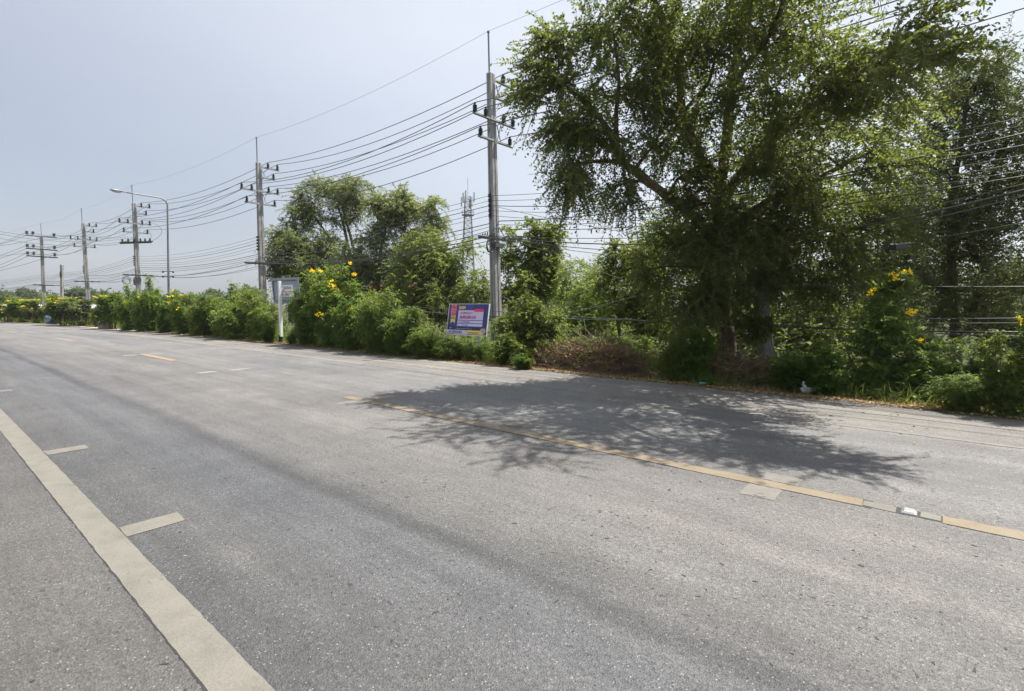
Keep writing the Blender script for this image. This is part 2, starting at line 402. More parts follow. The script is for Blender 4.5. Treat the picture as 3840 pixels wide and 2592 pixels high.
# ---------------------------------------------------------------- object helpers
class MB:
    def __init__(s):
        s.v, s.f, s.uv, s.mi = [], [], [], []

    def add(s, verts, faces, mi=0):
        b = len(s.v)
        s.v += [tuple(float(c) for c in p) for p in verts]
        s.f += [tuple(b + i for i in f) for f in faces]
        s.mi += [mi] * len(faces)

    def box(s, c, ax, half, mi=0):
        c = np.array(c, float)
        ax = [np.array(a, float) for a in ax]
        vs = [c + sx * half[0] * ax[0] + sy * half[1] * ax[1] + sz * half[2] * ax[2] for sz in (-1, 1) for sy in (-1, 1) for sx in (-1, 1)]
        s.add(vs, [(0, 2, 3, 1), (4, 5, 7, 6), (0, 1, 5, 4), (2, 6, 7, 3), (0, 4, 6, 2), (1, 3, 7, 5)], mi)

    def bar(s, a, b, w, d=None, up=(0, 0, 1), mi=0):
        a, b = np.array(a, float), np.array(b, float)
        x = b - a
        L = np.linalg.norm(x)
        x /= L
        y = np.cross(up, x)
        if np.linalg.norm(y) < 1e-4:
            y = np.cross((0, 1, 0), x)
        y /= np.linalg.norm(y)
        z = np.cross(x, y)
        s.box((a + b) / 2, (x, y, z), (L / 2, w / 2, (d or w) / 2), mi)

    def tube(s, pts, rad, sides=6, cap=True, mi=0):
        pts = [np.array(p, float) for p in pts]
        n = len(pts)
        rad = list(rad) if hasattr(rad, '__len__') else [rad] * n
        vs = []
        ref = np.array([0.31, 0.17, 0.93])
        for i, p in enumerate(pts):
            t = pts[min(i + 1, n - 1)] - pts[max(i - 1, 0)]
            t = t / (np.linalg.norm(t) + 1e-9)
            a = np.cross(t, ref)
            if np.linalg.norm(a) < 0.1:
                a = np.cross(t, (1, 0, 0))
            a /= np.linalg.norm(a)
            b = np.cross(t, a)
            for k in range(sides):
                an = 2 * math.pi * k / sides
                vs.append(p + rad[i] * (math.cos(an) * a + math.sin(an) * b))
        fs = [(i * sides + k, i * sides + (k + 1) % sides, (i + 1) * sides + (k + 1) % sides, (i + 1) * sides + k) for i in range(n - 1) for k in range(sides)]
        if cap:
            fs.append(tuple(range(sides))[::-1])
            fs.append(tuple((n - 1) * sides + k for k in range(sides)))
        s.add(vs, fs, mi)

    def lathe(s, c, prof, axis=(0, 0, 1), sides=12, mi=0):
        ax = np.array(axis, float)
        ax /= np.linalg.norm(ax)
        a = np.cross(ax, (0.31, 0.17, 0.93) if abs(ax[2]) < 0.9 else (1, 0, 0))
        a /= np.linalg.norm(a)
        b = np.cross(ax, a)
        vs = [np.array(c, float) + ax * h + max(r, 1e-4) * (math.cos(2 * math.pi * k / sides) * a + math.sin(2 * math.pi * k / sides) * b) for r, h in prof for k in range(sides)]
        n = len(prof)
        fs = [(i * sides + k, i * sides + (k + 1) % sides, (i + 1) * sides + (k + 1) % sides, (i + 1) * sides + k) for i in range(n - 1) for k in range(sides)]
        fs += [tuple(range(sides))[::-1], tuple((n - 1) * sides + k for k in range(sides))]
        s.add(vs, fs, mi)

    def ell(s, c, r, seg=10, ring=7, rot=None, mi=0):
        vs, fs = [], []
        for i in range(ring + 1):
            th = math.pi * i / ring
            for k in range(seg):
                ph = 2 * math.pi * k / seg
                p = np.array([r[0] * math.sin(th) * math.cos(ph), r[1] * math.sin(th) * math.sin(ph), r[2] * math.cos(th)])
                if rot is not None:
                    p = rot @ p
                vs.append(np.array(c) + p)
        for i in range(ring):
            for k in range(seg):
                fs.append((i * seg + k, (i + 1) * seg + k, (i + 1) * seg + (k + 1) % seg, i * seg + (k + 1) % seg))
        s.add(vs, fs, mi)

    def build(s, name, mat, parent=None, smooth=False, origin=None, bevel=0.0):
        o = np.zeros(3)
        q_ = parent
        while q_ is not None and 'o' not in q_.keys():
            q_ = q_.parent
        if q_ is not None:
            o = np.array(q_['o'])
        if origin is not None:
            o = np.array(origin, float)
        me = bpy.data.meshes.new(name)
        me.from_pydata([tuple(np.array(p) - o) for p in s.v], [], s.f)
        for m_ in (mat if isinstance(mat, (list, tuple)) else [mat]):
            me.materials.append(m_)
        if any(s.mi):
            me.polygons.foreach_set('material_index', s.mi)
        if smooth:
            me.polygons.foreach_set('use_smooth', [True] * len(me.polygons))
        me.update()
        ob = bpy.data.objects.new(name, me)
        COL.objects.link(ob)
        if parent is not None:
            ob.parent = parent
        else:
            ob.location = o
        if bevel:
            md = ob.modifiers.new('bevel', 'BEVEL')
            md.width = bevel
            md.segments = 2
        return ob


def tag(o, label, cat, group=None):
    o['label'] = label
    o['category'] = cat
    if group:
        o['group'] = group
    return o


def thing(name, label, cat, loc=(0, 0, 0), group=None):
    o = bpy.data.objects.new(name, None)
    o.empty_display_size = 0.2
    COL.objects.link(o)
    o.location = tuple(float(c) for c in loc)
    o['o'] = [float(c) for c in loc]
    return tag(o, label, cat, group)


def finish_things():
    for o in bpy.data.objects:
        if 'o' in o.keys():
            del o['o']


def copy_tree(root, label, loc, rotz=0.0, scale=(1, 1, 1), group=None):
    c = root.copy()
    COL.objects.link(c)
    c.location = tuple(float(v) for v in loc)
    c.rotation_euler = (0, 0, rotz)
    c.scale = scale
    c['label'] = label
    c['o'] = [float(v) for v in loc]
    if group:
        c['group'] = group
    for ch in list(root.children):
        d = ch.copy()
        COL.objects.link(d)
        d.parent = c
        for g in list(ch.children):
            e = g.copy()
            COL.objects.link(e)
            e.parent = d
    return c


def struct(o):
    o['kind'] = 'structure'
    return o


# ---------------------------------------------------------------- foliage
def unit(v):
    return v / (np.linalg.norm(v, axis=-1, keepdims=True) + 1e-9)


def rdir(n):
    return unit(rng.normal(size=(n, 3)))


UP = np.array([0, 0, 1.0])


def spray(S, D, L, k, ll, lw, droop=0.25, spread=0.9, flat=0.6, fold=0.0, tip=0.5):
    """leaves set alternately along N arching sprigs -> quads (N*k,4,3), tint"""
    N = len(S)
    u = (np.arange(k)[None, :] + rng.random((N, k)) * 0.6) / k
    P = S[:, None, :] + D[:, None, :] * (L[:, None] * u)[..., None] - UP * (droop * L[:, None] * u ** 2)[..., None]
    T = unit(D[:, None, :] - UP * (2 * droop * u)[..., None])
    side = np.cross(T, UP + 0.35 * rng.normal(size=(N, 1, 3)))
    side = unit(side)
    sg = np.where(np.arange(k) % 2 == 0, 1.0, -1.0)[None, :, None]
    ld = unit(T * tip + side * sg * spread + 0.35 * rng.normal(size=(N, k, 3)) - UP * 0.15)
    nr = UP * flat + rng.normal(size=(N, k, 3)) * (1.05 - flat)
    wd = unit(np.cross(ld, nr))
    l = ll * (0.45 + 1.1 * rng.random((N, k, 1)))
    w = lw * (0.6 + 0.8 * rng.random((N, k, 1)))
    a = P
    b = P + ld * l * 0.45 + wd * w * 0.5
    c = P + ld * l
    d = P + ld * l * 0.45 - wd * w * 0.5
    Q = np.stack([a, b, c, d], axis=2).reshape(-1, 4, 3)
    ts = np.clip(rng.normal(0.5, 0.18, size=(N, 1)) + rng.normal(0, 0.12, size=(N, k)), 0, 1)
    return Q, ts.reshape(-1)


def twigs(S, D, L, r=0.004, droop=0.25):
    """thin crossed strips that carry the leaves"""
    N = len(S)
    us = np.array([0, 0.5, 1.0])
    P = S[:, None, :] + D[:, None, :] * (L[:, None] * us)[..., None] - UP * (droop * L[:, None] * us ** 2)[..., None]
    w = unit(np.cross(D, rdir(N)))[:, None, :] * r
    Q = []
    for i in (0, 1):
        Q.append(np.stack([P[:, i] - w[:, 0], P[:, i] + w[:, 0], P[:, i + 1] + w[:, 0] * 0.6, P[:, i + 1] - w[:, 0] * 0.6], axis=1))
    return np.concatenate(Q)


def qmesh(name, Q, tint, mats, mi=None, origin=(0, 0, 0)):
    Mq = len(Q)
    me = bpy.data.meshes.new(name)
    v = (Q.reshape(-1, 3) - np.array(origin)).astype(np.float32)
    me.vertices.add(Mq * 4)
    me.vertices.foreach_set('co', v.ravel())
    me.loops.add(Mq * 4)
    me.loops.foreach_set('vertex_index', np.arange(Mq * 4, dtype=np.int32))
    me.polygons.add(Mq)
    me.polygons.foreach_set('loop_start', np.arange(0, Mq * 4, 4, dtype=np.int32))
    me.polygons.foreach_set('loop_total', np.full(Mq, 4, dtype=np.int32))
    for m_ in mats:
        me.materials.append(m_)
    if mi is not None:
        me.polygons.foreach_set('material_index', mi.astype(np.int32))
    at = me.attributes.new('tint', 'FLOAT', 'FACE')
    at.data.foreach_set('value', tint.astype(np.float32))
    me.update(calc_edges=True)
    return me


def qobj(name, Q, tint, mats, parent=None, mi=None):
    o = np.array(parent['o']) if parent is not None else np.zeros(3)
    ob = bpy.data.objects.new(name, qmesh(name, Q, tint, mats, mi, o))
    COL.objects.link(ob)
    if parent is not None:
        ob.parent = parent
    return ob


def clump_sprays(c, r, n, sub=6, up=0.25, drift=None, out=0.7, tight=0.42):
    """start points and directions of n sprigs gathered in sub clusters inside an ellipsoid"""
    c, r = np.array(c, float), np.array(r, float)
    sc = rdir(sub) * (0.35 + 0.55 * rng.random((sub, 1)))
    k = rng.integers(0, sub, n)
    p = sc[k] + rng.normal(size=(n, 3)) * tight * 0.6
    ln = np.linalg.norm(p, axis=1, keepdims=True)
    p = np.where(ln > 1.15, p / ln * 1.15, p)
    S = c + p * r
    D = unit(p * out + rng.normal(size=(n, 3)) * 0.5 + UP * up + (0 if drift is None else np.array(drift)))
    return S, D, c + sc * r


def bez(a, b, c, n=7):
    a, b, c = (np.array(q, float) for q in (a, b, c))
    return [(1 - t) ** 2 * a + 2 * t * (1 - t) * b + t * t * c for t in np.linspace(0, 1, n)]


def tree(name, label, paths, clumps, leaf, bark, k=20, ll=0.07, lw=0.04, sl=0.55, dens=1.0, droop=0.3, up=0.2, group=None, cat='tree', out=0.7,
         twig_r=0.004, spread=0.9, flat=0.5, tight=0.42, sub=6, blossoms=None, limb_r=0.05, crown='crown', tip=0.5, autolimb=True):
    """paths: [(points, r0, r1)...] in world; clumps: (px,py,z,rx,ry,rz,n[,drift])"""
    base = np.array(paths[0][0][0], float)
    root = thing(name, label, cat, base, group)
    tb = MB()
    nodes = []
    for pts, r0, r1 in paths:
        pts = [np.array(p, float) for p in pts]
        dense = []
        for i in range(len(pts) - 1):
            p0, p1 = pts[max(i - 1, 0)], pts[i]
            p2, p3 = pts[i + 1], pts[min(i + 2, len(pts) - 1)]
            for q in range(4):
                t = q / 4
                dense.append(0.5 * ((2 * p1) + (-p0 + p2) * t + (2 * p0 - 5 * p1 + 4 * p2 - p3) * t * t + (-p0 + 3 * p1 - 3 * p2 + p3) * t ** 3))
        dense.append(pts[-1])
        n = len(dense)
        rr = [r0 + (r1 - r0) * i / (n - 1) for i in range(n)]
        rr = [r * (1 + 0.10 * math.sin(i * 1.7 + r0 * 50)) for i, r in enumerate(rr)]
        dense = [d + rng.normal(size=3) * 0.12 * r for d, r in zip(dense, rr)]
        dense[0] = pts[0] - UP * 0.1
        tb.tube(dense, rr, 9)
        nodes += [(d, r) for d, r in zip(dense, rr)][2:]
    Qs, Ts, Ms = [], [], []
    for cl in clumps:
        px, py, z, rx, ry, rz, n = cl[:7]
        drift = cl[7] if len(cl) > 7 else None
        c = W(px, py, z)
        n = max(4, int(n * dens))
        S, D, sub_c = clump_sprays(c, (rx, ry, rz), n, sub, up, drift, out, tight)
        L = sl * (0.6 + 0.8 * rng.random(n))
        q, t = spray(S, D, L, k, ll, lw, droop, spread, flat, tip=tip)
        Qs.append(q)
        Ts.append(t)
        Ms.append(np.zeros(len(q)))
        if twig_r:
            q = twigs(S, D, L, twig_r, droop)
            Qs.append(q)
            Ts.append(np.full(len(q), 0.5))
            Ms.append(np.ones(len(q)))
        if autolimb and nodes:
            best = min(nodes, key=lambda nr: np.linalg.norm(nr[0] - c) + max(0, (nr[0] - c)[2]) * 2)
            d = np.linalg.norm(best[0] - c)
            r0 = min(best[1] * 0.7, limb_r)
            if d > 0.25:
                mid = (best[0] + c) / 2 + np.array([0, 0, 0.12 * d]) + rng.normal(size=3) * 0.06 * d
                tb.tube(bez(best[0], mid, c, 6), np.linspace(r0, r0 * 0.45, 6), 5)
            for s_ in sub_c:
                mid = (c + s_) / 2 + np.array([0, 0, 0.08]) + rng.normal(size=3) * 0.05
                tb.tube(bez(c, mid, s_ + (s_ - c) * 0.3, 4), np.linspace(r0 * 0.4, r0 * 0.12, 4), 4, False)
    tb.build('trunk', bark, root, smooth=True)
    qobj(crown, np.concatenate(Qs), np.concatenate(Ts), [leaf, bark], root, np.concatenate(Ms))
    if blossoms:
        q, t = blossom_quads([W(*b[:3]) for b in blossoms], [b[3] for b in blossoms])
        qobj('blossoms', q, t, [M['blossom']], root)
    return root


def blossom_quads(cs, rs, per=24, pet=0.026):
    Qs, Ts = [], []
    for c, r in zip(cs, rs):
        n = int(per * (0.7 + r / 0.15 * 0.6))
        d = rdir(n)
        ctr = rdir(4) * r * np.array([0.8, 0.8, 0.5])
        P = np.array(c) + ctr[rng.integers(0, 4, n)] + d * r * 0.6 * rng.random((n, 1)) ** 0.5
        a = rdir(n)
        b = unit(np.cross(a, rdir(n)))
        s = pet * (0.7 + 0.6 * rng.random((n, 1)))
        Qs.append(np.stack([P - a * s, P + b * s * 0.8, P + a * s, P - b * s * 0.8], axis=1))
        Ts.append(np.clip(rng.normal(0.5, 0.25, n), 0, 1))
    return np.concatenate(Qs), np.concatenate(Ts)


# ================================================================ the setting: ground, road, paint
def sheet(name, ts, ns, mat, z, kind='structure', uvs=True):
    vs, fs, uv = [], [], []
    for t in ts:
        for n in ns:
            vs.append(tuple(C(t, n, z(t, n) if callable(z) else z)))
            uv.append((t, n))
    m = len(ns)
    for i in range(len(ts) - 1):
        for j in range(m - 1):
            fs.append((i * m + j, i * m + j + 1, (i + 1) * m + j + 1, (i + 1) * m + j))
    me = bpy.data.meshes.new(name)
    me.from_pydata(vs, [], fs)
    ul = me.uv_layers.new(name='UVMap')
    for lp in me.loops:
        ul.data[lp.index].uv = uv[lp.vertex_index]
    me.materials.append(mat)
    me.update()
    ob = bpy.data.objects.new(name, me)
    COL.objects.link(ob)
    if kind:
        ob['kind'] = kind
    return ob


def frange(a, b, s):
    n = max(1, int(round((b - a) / s)))
    return [a + (b - a) * i / n for i in range(n + 1)]


TS = frange(-30, 20, 5) + frange(22, 110, 2)
gm = MB()
gm.add([(-600, -600, -0.16), (600, -600, -0.16), (600, 600, -0.16), (-600, 600, -0.16)], [(0, 1, 2, 3)])
struct(gm.build('ground', M['ground']))


def verge_z(t, n):
    e = 10.25 if n > 5 else -5
    d = abs(n - e)
    return -0.012 - 0.05 * min(d, 1.6) + (0.02 * math.sin(t * 2.3 + n) if 0.2 < d < 2 else 0)


struct(sheet('verge', frange(-30, 20, 0.5) + frange(20.5, 110, 1.0), [10.0, 10.25, 10.5, 10.8, 11.2, 11.8, 12.6, 13.6], M['verge'], lambda t, n: -0.06 if n < 10.1 else (verge_z(t, n) if n < 13.5 else -0.3)))


def ragged(t):
    return 0.05 * math.sin(t * 1.9) + 0.035 * math.sin(t * 5.3 + 1) + 0.03 * math.sin(t * 11.7)


vs_n = [-6, -2, 0.8, 2.3, 5.0, 8.0, 9.6]
rt = frange(-30, 20, 0.25) + frange(20.5, 110, 0.5)
road = sheet('road', rt, vs_n + [10.18], M['asphalt'], 0.0)
co = road.data.vertices
m_ = len(vs_n) + 1
for i, t in enumerate(rt):
    co[i * m_ + m_ - 1].co = Vector(C(t, 10.18 + ragged(t), -0.01))


def strip(name, t0, t1, n0, n1, mat, z=0.004, step=0.12, rag=0.003):
    ts = frange(t0, t1, step)
    ob = sheet(name, ts, [n0, (n0 + n1) / 2, n1], mat, z)
    for i, t in enumerate(ts):
        for j, n in ((0, n0), (2, n1)):
            nn = n + rag * (random.random() - 0.5) * 2
            ob.data.vertices[i * 3 + j].co = Vector(C(t, nn, z))
    return ob


M['seam'] = paint_mat('seam', (0.035, 0.033, 0.03), 0.0)
for n0_, n1_, t0_, t1_ in ((0.718, 0.735, -6, 8), (4.818, 4.84, 0.35, 7.9), (4.99, 5.012, 0.35, 7.9), (4.818, 4.84, -8, -0.1), (4.99, 5.012, -8, -0.1), (4.84, 4.99, -0.09, 0.22)):
    strip('paint_seam', t0_, t1_, n0_, n1_, M['seam'], z=0.002, step=0.025, rag=0.005)
strip('edge_line', -6, 60, 0.725, 0.905, M['paint_white'], step=0.08)
strip('far_edge_line', -12, 12, 7.94, 8.04, M['paint_ghost'], step=0.1, rag=0.012)
strip('far_edge_line', 12, 95, 7.93, 8.05, M['paint_far'], step=0.3)
strip('centre_line', 0.42, 7.9, 4.83, 5.0, M['paint_yellow'], rag=0.01)
strip('centre_line', -12, -0.08, 4.83, 5.0, M['paint_yellow'], rag=0.01)
strip('worn_paint', 0.2, 0.41, 4.85, 4.985, M['paint_faded'], rag=0.015)
strip('worn_paint', -0.07, 0.05, 4.86, 4.98, M['paint_faded'], rag=0.015)
for t0 in (16.9, 29.4, 41.5, 53.5, 65.5):
    strip('centre_dash', t0, t0 + 3.1, 4.90, 5.07, M['paint_dash'])
for tb in (1.25, 4.35, 7.35, 13.35, 19.75, 25.75, 31.7, 37.7, 43.7):
    near = 0.91
    if tb != 1.25:
        strip('cross_bar', tb - 0.11, tb + 0.11, near, near + 0.36, M['paint_white'] if tb < 9 else M['paint_faded'], z=0.0035, rag=0.01)
    if tb == 1.25:
        strip('cross_bar', 0.98, 1.25, 4.5, 4.815, M['paint_faded'], z=0.003, step=0.04, rag=0.012)
        strip('cross_bar', 0.9, 1.21, 5.015, 5.24, M['paint_faded'], z=0.003, step=0.04, rag=0.012)
    else:
        mt = M['paint_faded'] if tb < 9 else M['paint_far']
        if tb != 4.35:
            strip('cross_bar', tb - 0.13, tb + 0.15, 4.42, 4.82, mt, z=0.003, rag=0.02)
        strip('cross_bar', tb - 0.13, tb + 0.12, 5.12, 5.55, mt, z=0.003, rag=0.02)
    strip('cross_bar', tb - 0.12, tb + 0.12, 7.5, 7.92, M['paint_faded'], z=0.003, rag=0.02)

def drift(N):
    tt = -5 + 52 * rng.random(N)
    nn = 10.2 - 0.42 * rng.random(N) ** 2.2 * (0.6 + 0.6 * np.sin(tt * 1.3) ** 2)
    P_ = np.array([C(a_, b_, 0.003 + 0.004 * rng.random()) for a_, b_ in zip(tt, nn)])
    a_ = unit(rng.normal(size=(N, 3)) * np.array([1, 1, 0.3]))
    b_ = unit(np.cross(a_, UP + 0.3 * rng.normal(size=(N, 3))))
    ss = 0.006 + 0.012 * rng.random((N, 1)) ** 2
    return np.stack([P_ - a_ * ss, P_ + b_ * ss, P_ + a_ * ss, P_ - b_ * ss], axis=1), rng.random(N)


q_, t_ = drift(16000)
gv = qobj('gravel', q_, t_, [M['verge']])
gv['kind'] = 'stuff'
gv['label'] = 'sand and grit drifted on to the edge of the asphalt'
def specks(N, smin, smax, ncl, nspread, n0, n1, t0, t1):
    ct, cn = t0 + (t1 - t0) * rng.random(ncl) ** 1.3, n0 + (n1 - n0) * rng.random(ncl)
    k = rng.integers(0, ncl, N)
    tt, nn = ct[k] + rng.normal(size=N) * nspread * 1.6, cn[k] + rng.normal(size=N) * nspread
    nn = np.where((nn > 0.69) & (nn < 0.93), nn + 0.3, nn)
    nn = np.where((nn > 4.78) & (nn < 5.05), nn - 0.35, nn)
    nn = np.clip(nn, -3, 9.9)
    Qs = []
    for a_, b_ in zip(tt, nn):
        c_ = C(a_, b_, 0.0025)
        r_ = smin + (smax - smin) * rng.random() ** 3
        an = np.sort(rng.random(4)) * 2 * math.pi
        al = rng.random() * math.pi
        el = 0.35 + 0.5 * rng.random()
        pts = []
        for x_ in an:
            q_ = r_ * (0.5 + 0.7 * rng.random())
            u_, v_ = q_ * math.cos(x_), q_ * el * math.sin(x_)
            pts.append(c_ + np.array([u_ * math.cos(al) - v_ * math.sin(al), u_ * math.sin(al) + v_ * math.cos(al), 0]))
        Qs.append(np.array(pts))
    return np.array(Qs), rng.random(N)


M['tar'] = plain('tar', (0.028, 0.028, 0.029), 0.7, 0.3, 20)
M['chip'] = plain('chip', (0.34, 0.33, 0.31), 0.7, 0.2, 20)
for nm_, mt_, lb_, args in (('tar_flecks', M['tar'], 'dark tar flecks and small pits in the asphalt', (1900, 0.005, 0.024, 80, 0.5, -2.0, 5.2, -3.5, 6.0)),
                            ('far_flecks', M['tar'], 'dark flecks scattered over the farther lane', (420, 0.008, 0.03, 40, 0.6, 2.0, 9.5, 0.0, 16.0)),
                            ('stone_chips', M['chip'], 'pale stone chips on the asphalt', (700, 0.003, 0.011, 60, 0.6, -2.0, 6.0, -3.5, 6.0))):
    q_, t_ = specks(*args)
    g_ = qobj(nm_, q_, t_, [mt_])
    g_['kind'] = 'stuff'
    g_['label'] = lb_
struct(sheet('driveway', frange(37.5, 48.5, 1.0), [9.6, 10.4, 11.2, 12.2, 13.4], M['pad'], 0.006))

# road stud
st0 = C(0.12, 4.92, 0.0)
dT, dN = C(1, 0) - C(0, 0), C(0, 1) - C(0, 0)
stud = thing('road_stud', 'silver reflective road stud set in the yellow centre line', 'road stud', st0)
b = MB()
lo = [(-0.05, -0.045), (0.05, -0.045), (0.05, 0.045), (-0.05, 0.045)]
hi = [(-0.028, -0.034), (0.028, -0.034), (0.028, 0.034), (-0.028, 0.034)]
b.add([st0 + dT * x + dN * y + UP * 0.001 for x, y in lo] + [st0 + dT * x + dN * y + UP * 0.024 for x, y in hi], [(0, 1, 5, 4), (1, 2, 6, 5), (2, 3, 7, 6), (3, 0, 4, 7), (4, 5, 6, 7)])
b.build('body', M['stud_metal'], stud)
b = MB()
f0 = [(-0.042, -0.048, 0.005), (0.042, -0.048, 0.005), (0.027, -0.040, 0.022), (-0.027, -0.040, 0.022)]
b.add([st0 + dT * x + dN * (y - 0.004) + UP * z for x, y, z in f0] + [st0 + dT * x + dN * (y + 0.006) + UP * z for x, y, z in f0],
      [(0, 1, 2, 3), (4, 7, 6, 5), (0, 4, 5, 1), (1, 5, 6, 2), (2, 6, 7, 3), (3, 7, 4, 0)])
b.build('reflector', M['reflector'], stud)
# small round survey nail in the pale patch
nl = MB()
nc = C(1.1, 4.56, 0.0)
nl.lathe(nc, [(0.045, 0.003), (0.045, 0.007), (0.03, 0.009), (0.028, 0.006), (0.0, 0.006)], sides=18)
tag(nl.build('survey_nail', M['paint_faded'], origin=nc), 'small round metal nail cap set in the pale patch by the yellow line', 'survey nail')

# ================================================================ utility poles
NL = math.atan2(ST, CT)                    # heading of the across-road direction (+n)


def arm_axes():
    return np.array([1.0, 0, 0]), np.array([0, 1.0, 0])


def insulator(parent, x, y, z, h=0.26, name='insulator'):
    b = MB()
    prof = [(0.012, -0.10), (0.012, 0.0), (0.035, 0.0)]
    for i in range(5):
        z0 = 0.01 + i * (h - 0.06) / 5
        prof += [(0.045, z0), (0.075, z0 + 0.008), (0.068, z0 + 0.02), (0.045, z0 + 0.03)]
    prof += [(0.04, h - 0.05), (0.03, h - 0.015), (0.045, h - 0.008), (0.02, h)]
    b.lathe((x, y, z), prof, sides=10)
    return b.build(name, M['insul'], parent, smooth=True)


def concrete_post(parent, h, w0=0.37, d0=0.26, w1=0.25, d1=0.18, name='post'):
    b = MB()
    sec = [(-1, -0.8), (-0.8, -1), (-0.22, -1), (-0.12, -0.8), (0.12, -0.8), (0.22, -1), (0.8, -1), (1, -0.8),
           (1, -0.2), (0.82, -0.1), (0.82, 0.1), (1, 0.2), (1, 0.8), (0.8, 1), (0.22, 1), (0.12, 0.8), (-0.12, 0.8), (-0.22, 1), (-0.8, 1), (-1, 0.8), (-1, 0.2), (-0.82, 0.1), (-0.82, -0.1), (-1, -0.2)]
    n = len(sec)
    levels = np.linspace(-0.6, h, 14)
    vs = []
    for z in levels:
        u = max(0, z) / h
        w, d = (w0 + (w1 - w0) * u) / 2, (d0 + (d1 - d0) * u) / 2
        vs += [(x * w, y * d, z) for x, y in sec]
    vs += [(x * w1 * 0.4, y * d1 * 0.4, h + 0.03) for x, y in sec]
    L = len(levels) + 1
    fs = [(i * n + k, i * n + (k + 1) % n, (i + 1) * n + (k + 1) % n, (i + 1) * n + k) for i in range(L - 1) for k in range(n)]
    fs.append(tuple((L - 1) * n + k for k in range(n)))
    b.add(vs, fs)
    ob = b.build(name, M['concrete'], parent)
    return ob


def crossarm(parent, x0, x1, y, z, mat='galv', s=0.095, name='crossarm'):
    b = MB()                               # an angle section
    b.box(((x0 + x1) / 2, y, z), ((1, 0, 0), (0, 1, 0), (0, 0, 1)), (abs(x1 - x0) / 2, 0.005, s / 2))
    b.box(((x0 + x1) / 2, y - s / 2 - 0.003, z - s / 2 + 0.004), ((1, 0, 0), (0, 1, 0), (0, 0, 1)), (abs(x1 - x0) / 2, s / 2 - 0.003, 0.005))
    return b.build(name, M[mat], parent)


def brace(parent, a, c, w=0.035, mat='galv'):
    b = MB()
    b.bar(a, c, w, 0.008)
    return b.build('brace', M[mat], parent)


L1, L2, L3, L4 = 9.06, 8.52, 7.78, 7.12
POLE_H, TIP = 9.28, 10.55
# power line attachments, across the pole and above the ground
ATT = [(0.43, L1 + 0.30), (0.93, L1 + 0.30), (0.70, L2 + 0.30), (-0.95, L3 + 0.30), (-0.45, L3 + 0.30), (0.42, L3 + 0.30), (0.90, L3 + 0.30), (-0.72, L4 + 0.30), (0.72, L4 + 0.30)]
ZERO = (0, 0, 0)


def make_pole():
    p = thing('utility_pole', 'x', 'utility pole', ZERO, 'concrete utility poles along the road')
    concrete_post(p, POLE_H)
    b = MB()
    b.tube([(-0.06, 0, POLE_H - 0.5), (-0.06, 0, TIP)], 0.03, 8)
    b.tube([(-0.06, 0, TIP), (-0.06, 0, TIP + 0.05)], 0.045, 8)
    b.build('lightning_rod', M['lamp_grey'], p)
    ya = -0.13
    crossarm(p, 0.06, 1.02, ya, L1)
    crossarm(p, 0.06, 0.78, ya, L2)
    crossarm(p, -1.03, 1.0, ya, L3)
    crossarm(p, -0.82, -0.06, ya, L4)
    crossarm(p, 0.06, 0.82, ya, L4)
    for x, z in ATT:
        insulator(p, x, ya - 0.03, z - 0.27)
    brace(p, (0.12, ya + 0.012, L1 - 0.5), (0.38, ya + 0.012, L1 - 0.02))
    brace(p, (0.12, ya + 0.012, L1 - 0.12), (0.3, ya + 0.012, L2))
    for s in (-1, 1):
        brace(p, (s * 0.12, ya + 0.012, L4 + 0.05), (s * 0.34, ya + 0.012, L3 - 0.02))
        brace(p, (s * 0.12, ya + 0.012, L3 - 0.1), (s * 0.30, ya + 0.012, L4 + 0.02))
    b = MB()                               # the spool rack on the road side
    for k in range(5):
        b.lathe((-0.2, 0, 4.72 + k * 0.16), [(0.02, -0.045), (0.05, -0.045), (0.05, -0.02), (0.03, 0.0), (0.05, 0.02), (0.05, 0.045), (0.02, 0.045)], sides=10)
    b.bar((-0.155, 0, 4.6), (-0.155, 0, 5.45), 0.05, 0.012, (1, 0, 0))
    b.build('spool_rack', M['insul'], p, smooth=False)
    crossarm(p, -0.95, 0.95, ya - 0.02, 3.95, 'steel_black', 0.09, 'cable_arm')
    for s in (-1, 1):
        brace(p, (s * 0.1, ya, 4.35), (s * 0.42, ya, 3.99), 0.03, 'steel_black')
    return p


def aim(o, loc, tip, spin=0.0):
    """stand a pole on loc leaning so that its axis points to tip; its x axis lies across the road"""
    loc, tip = Vector(loc), Vector(tip)
    z = (tip - loc).normalized()
    x = Vector((math.cos(NL + spin), math.sin(NL + spin), 0))
    y = z.cross(x).normalized()
    x = y.cross(z).normalized()
    o.matrix_world = Matrix.Translation(loc) @ Matrix((x, y, z)).transposed().to_4x4()
    return o.matrix_world.copy()


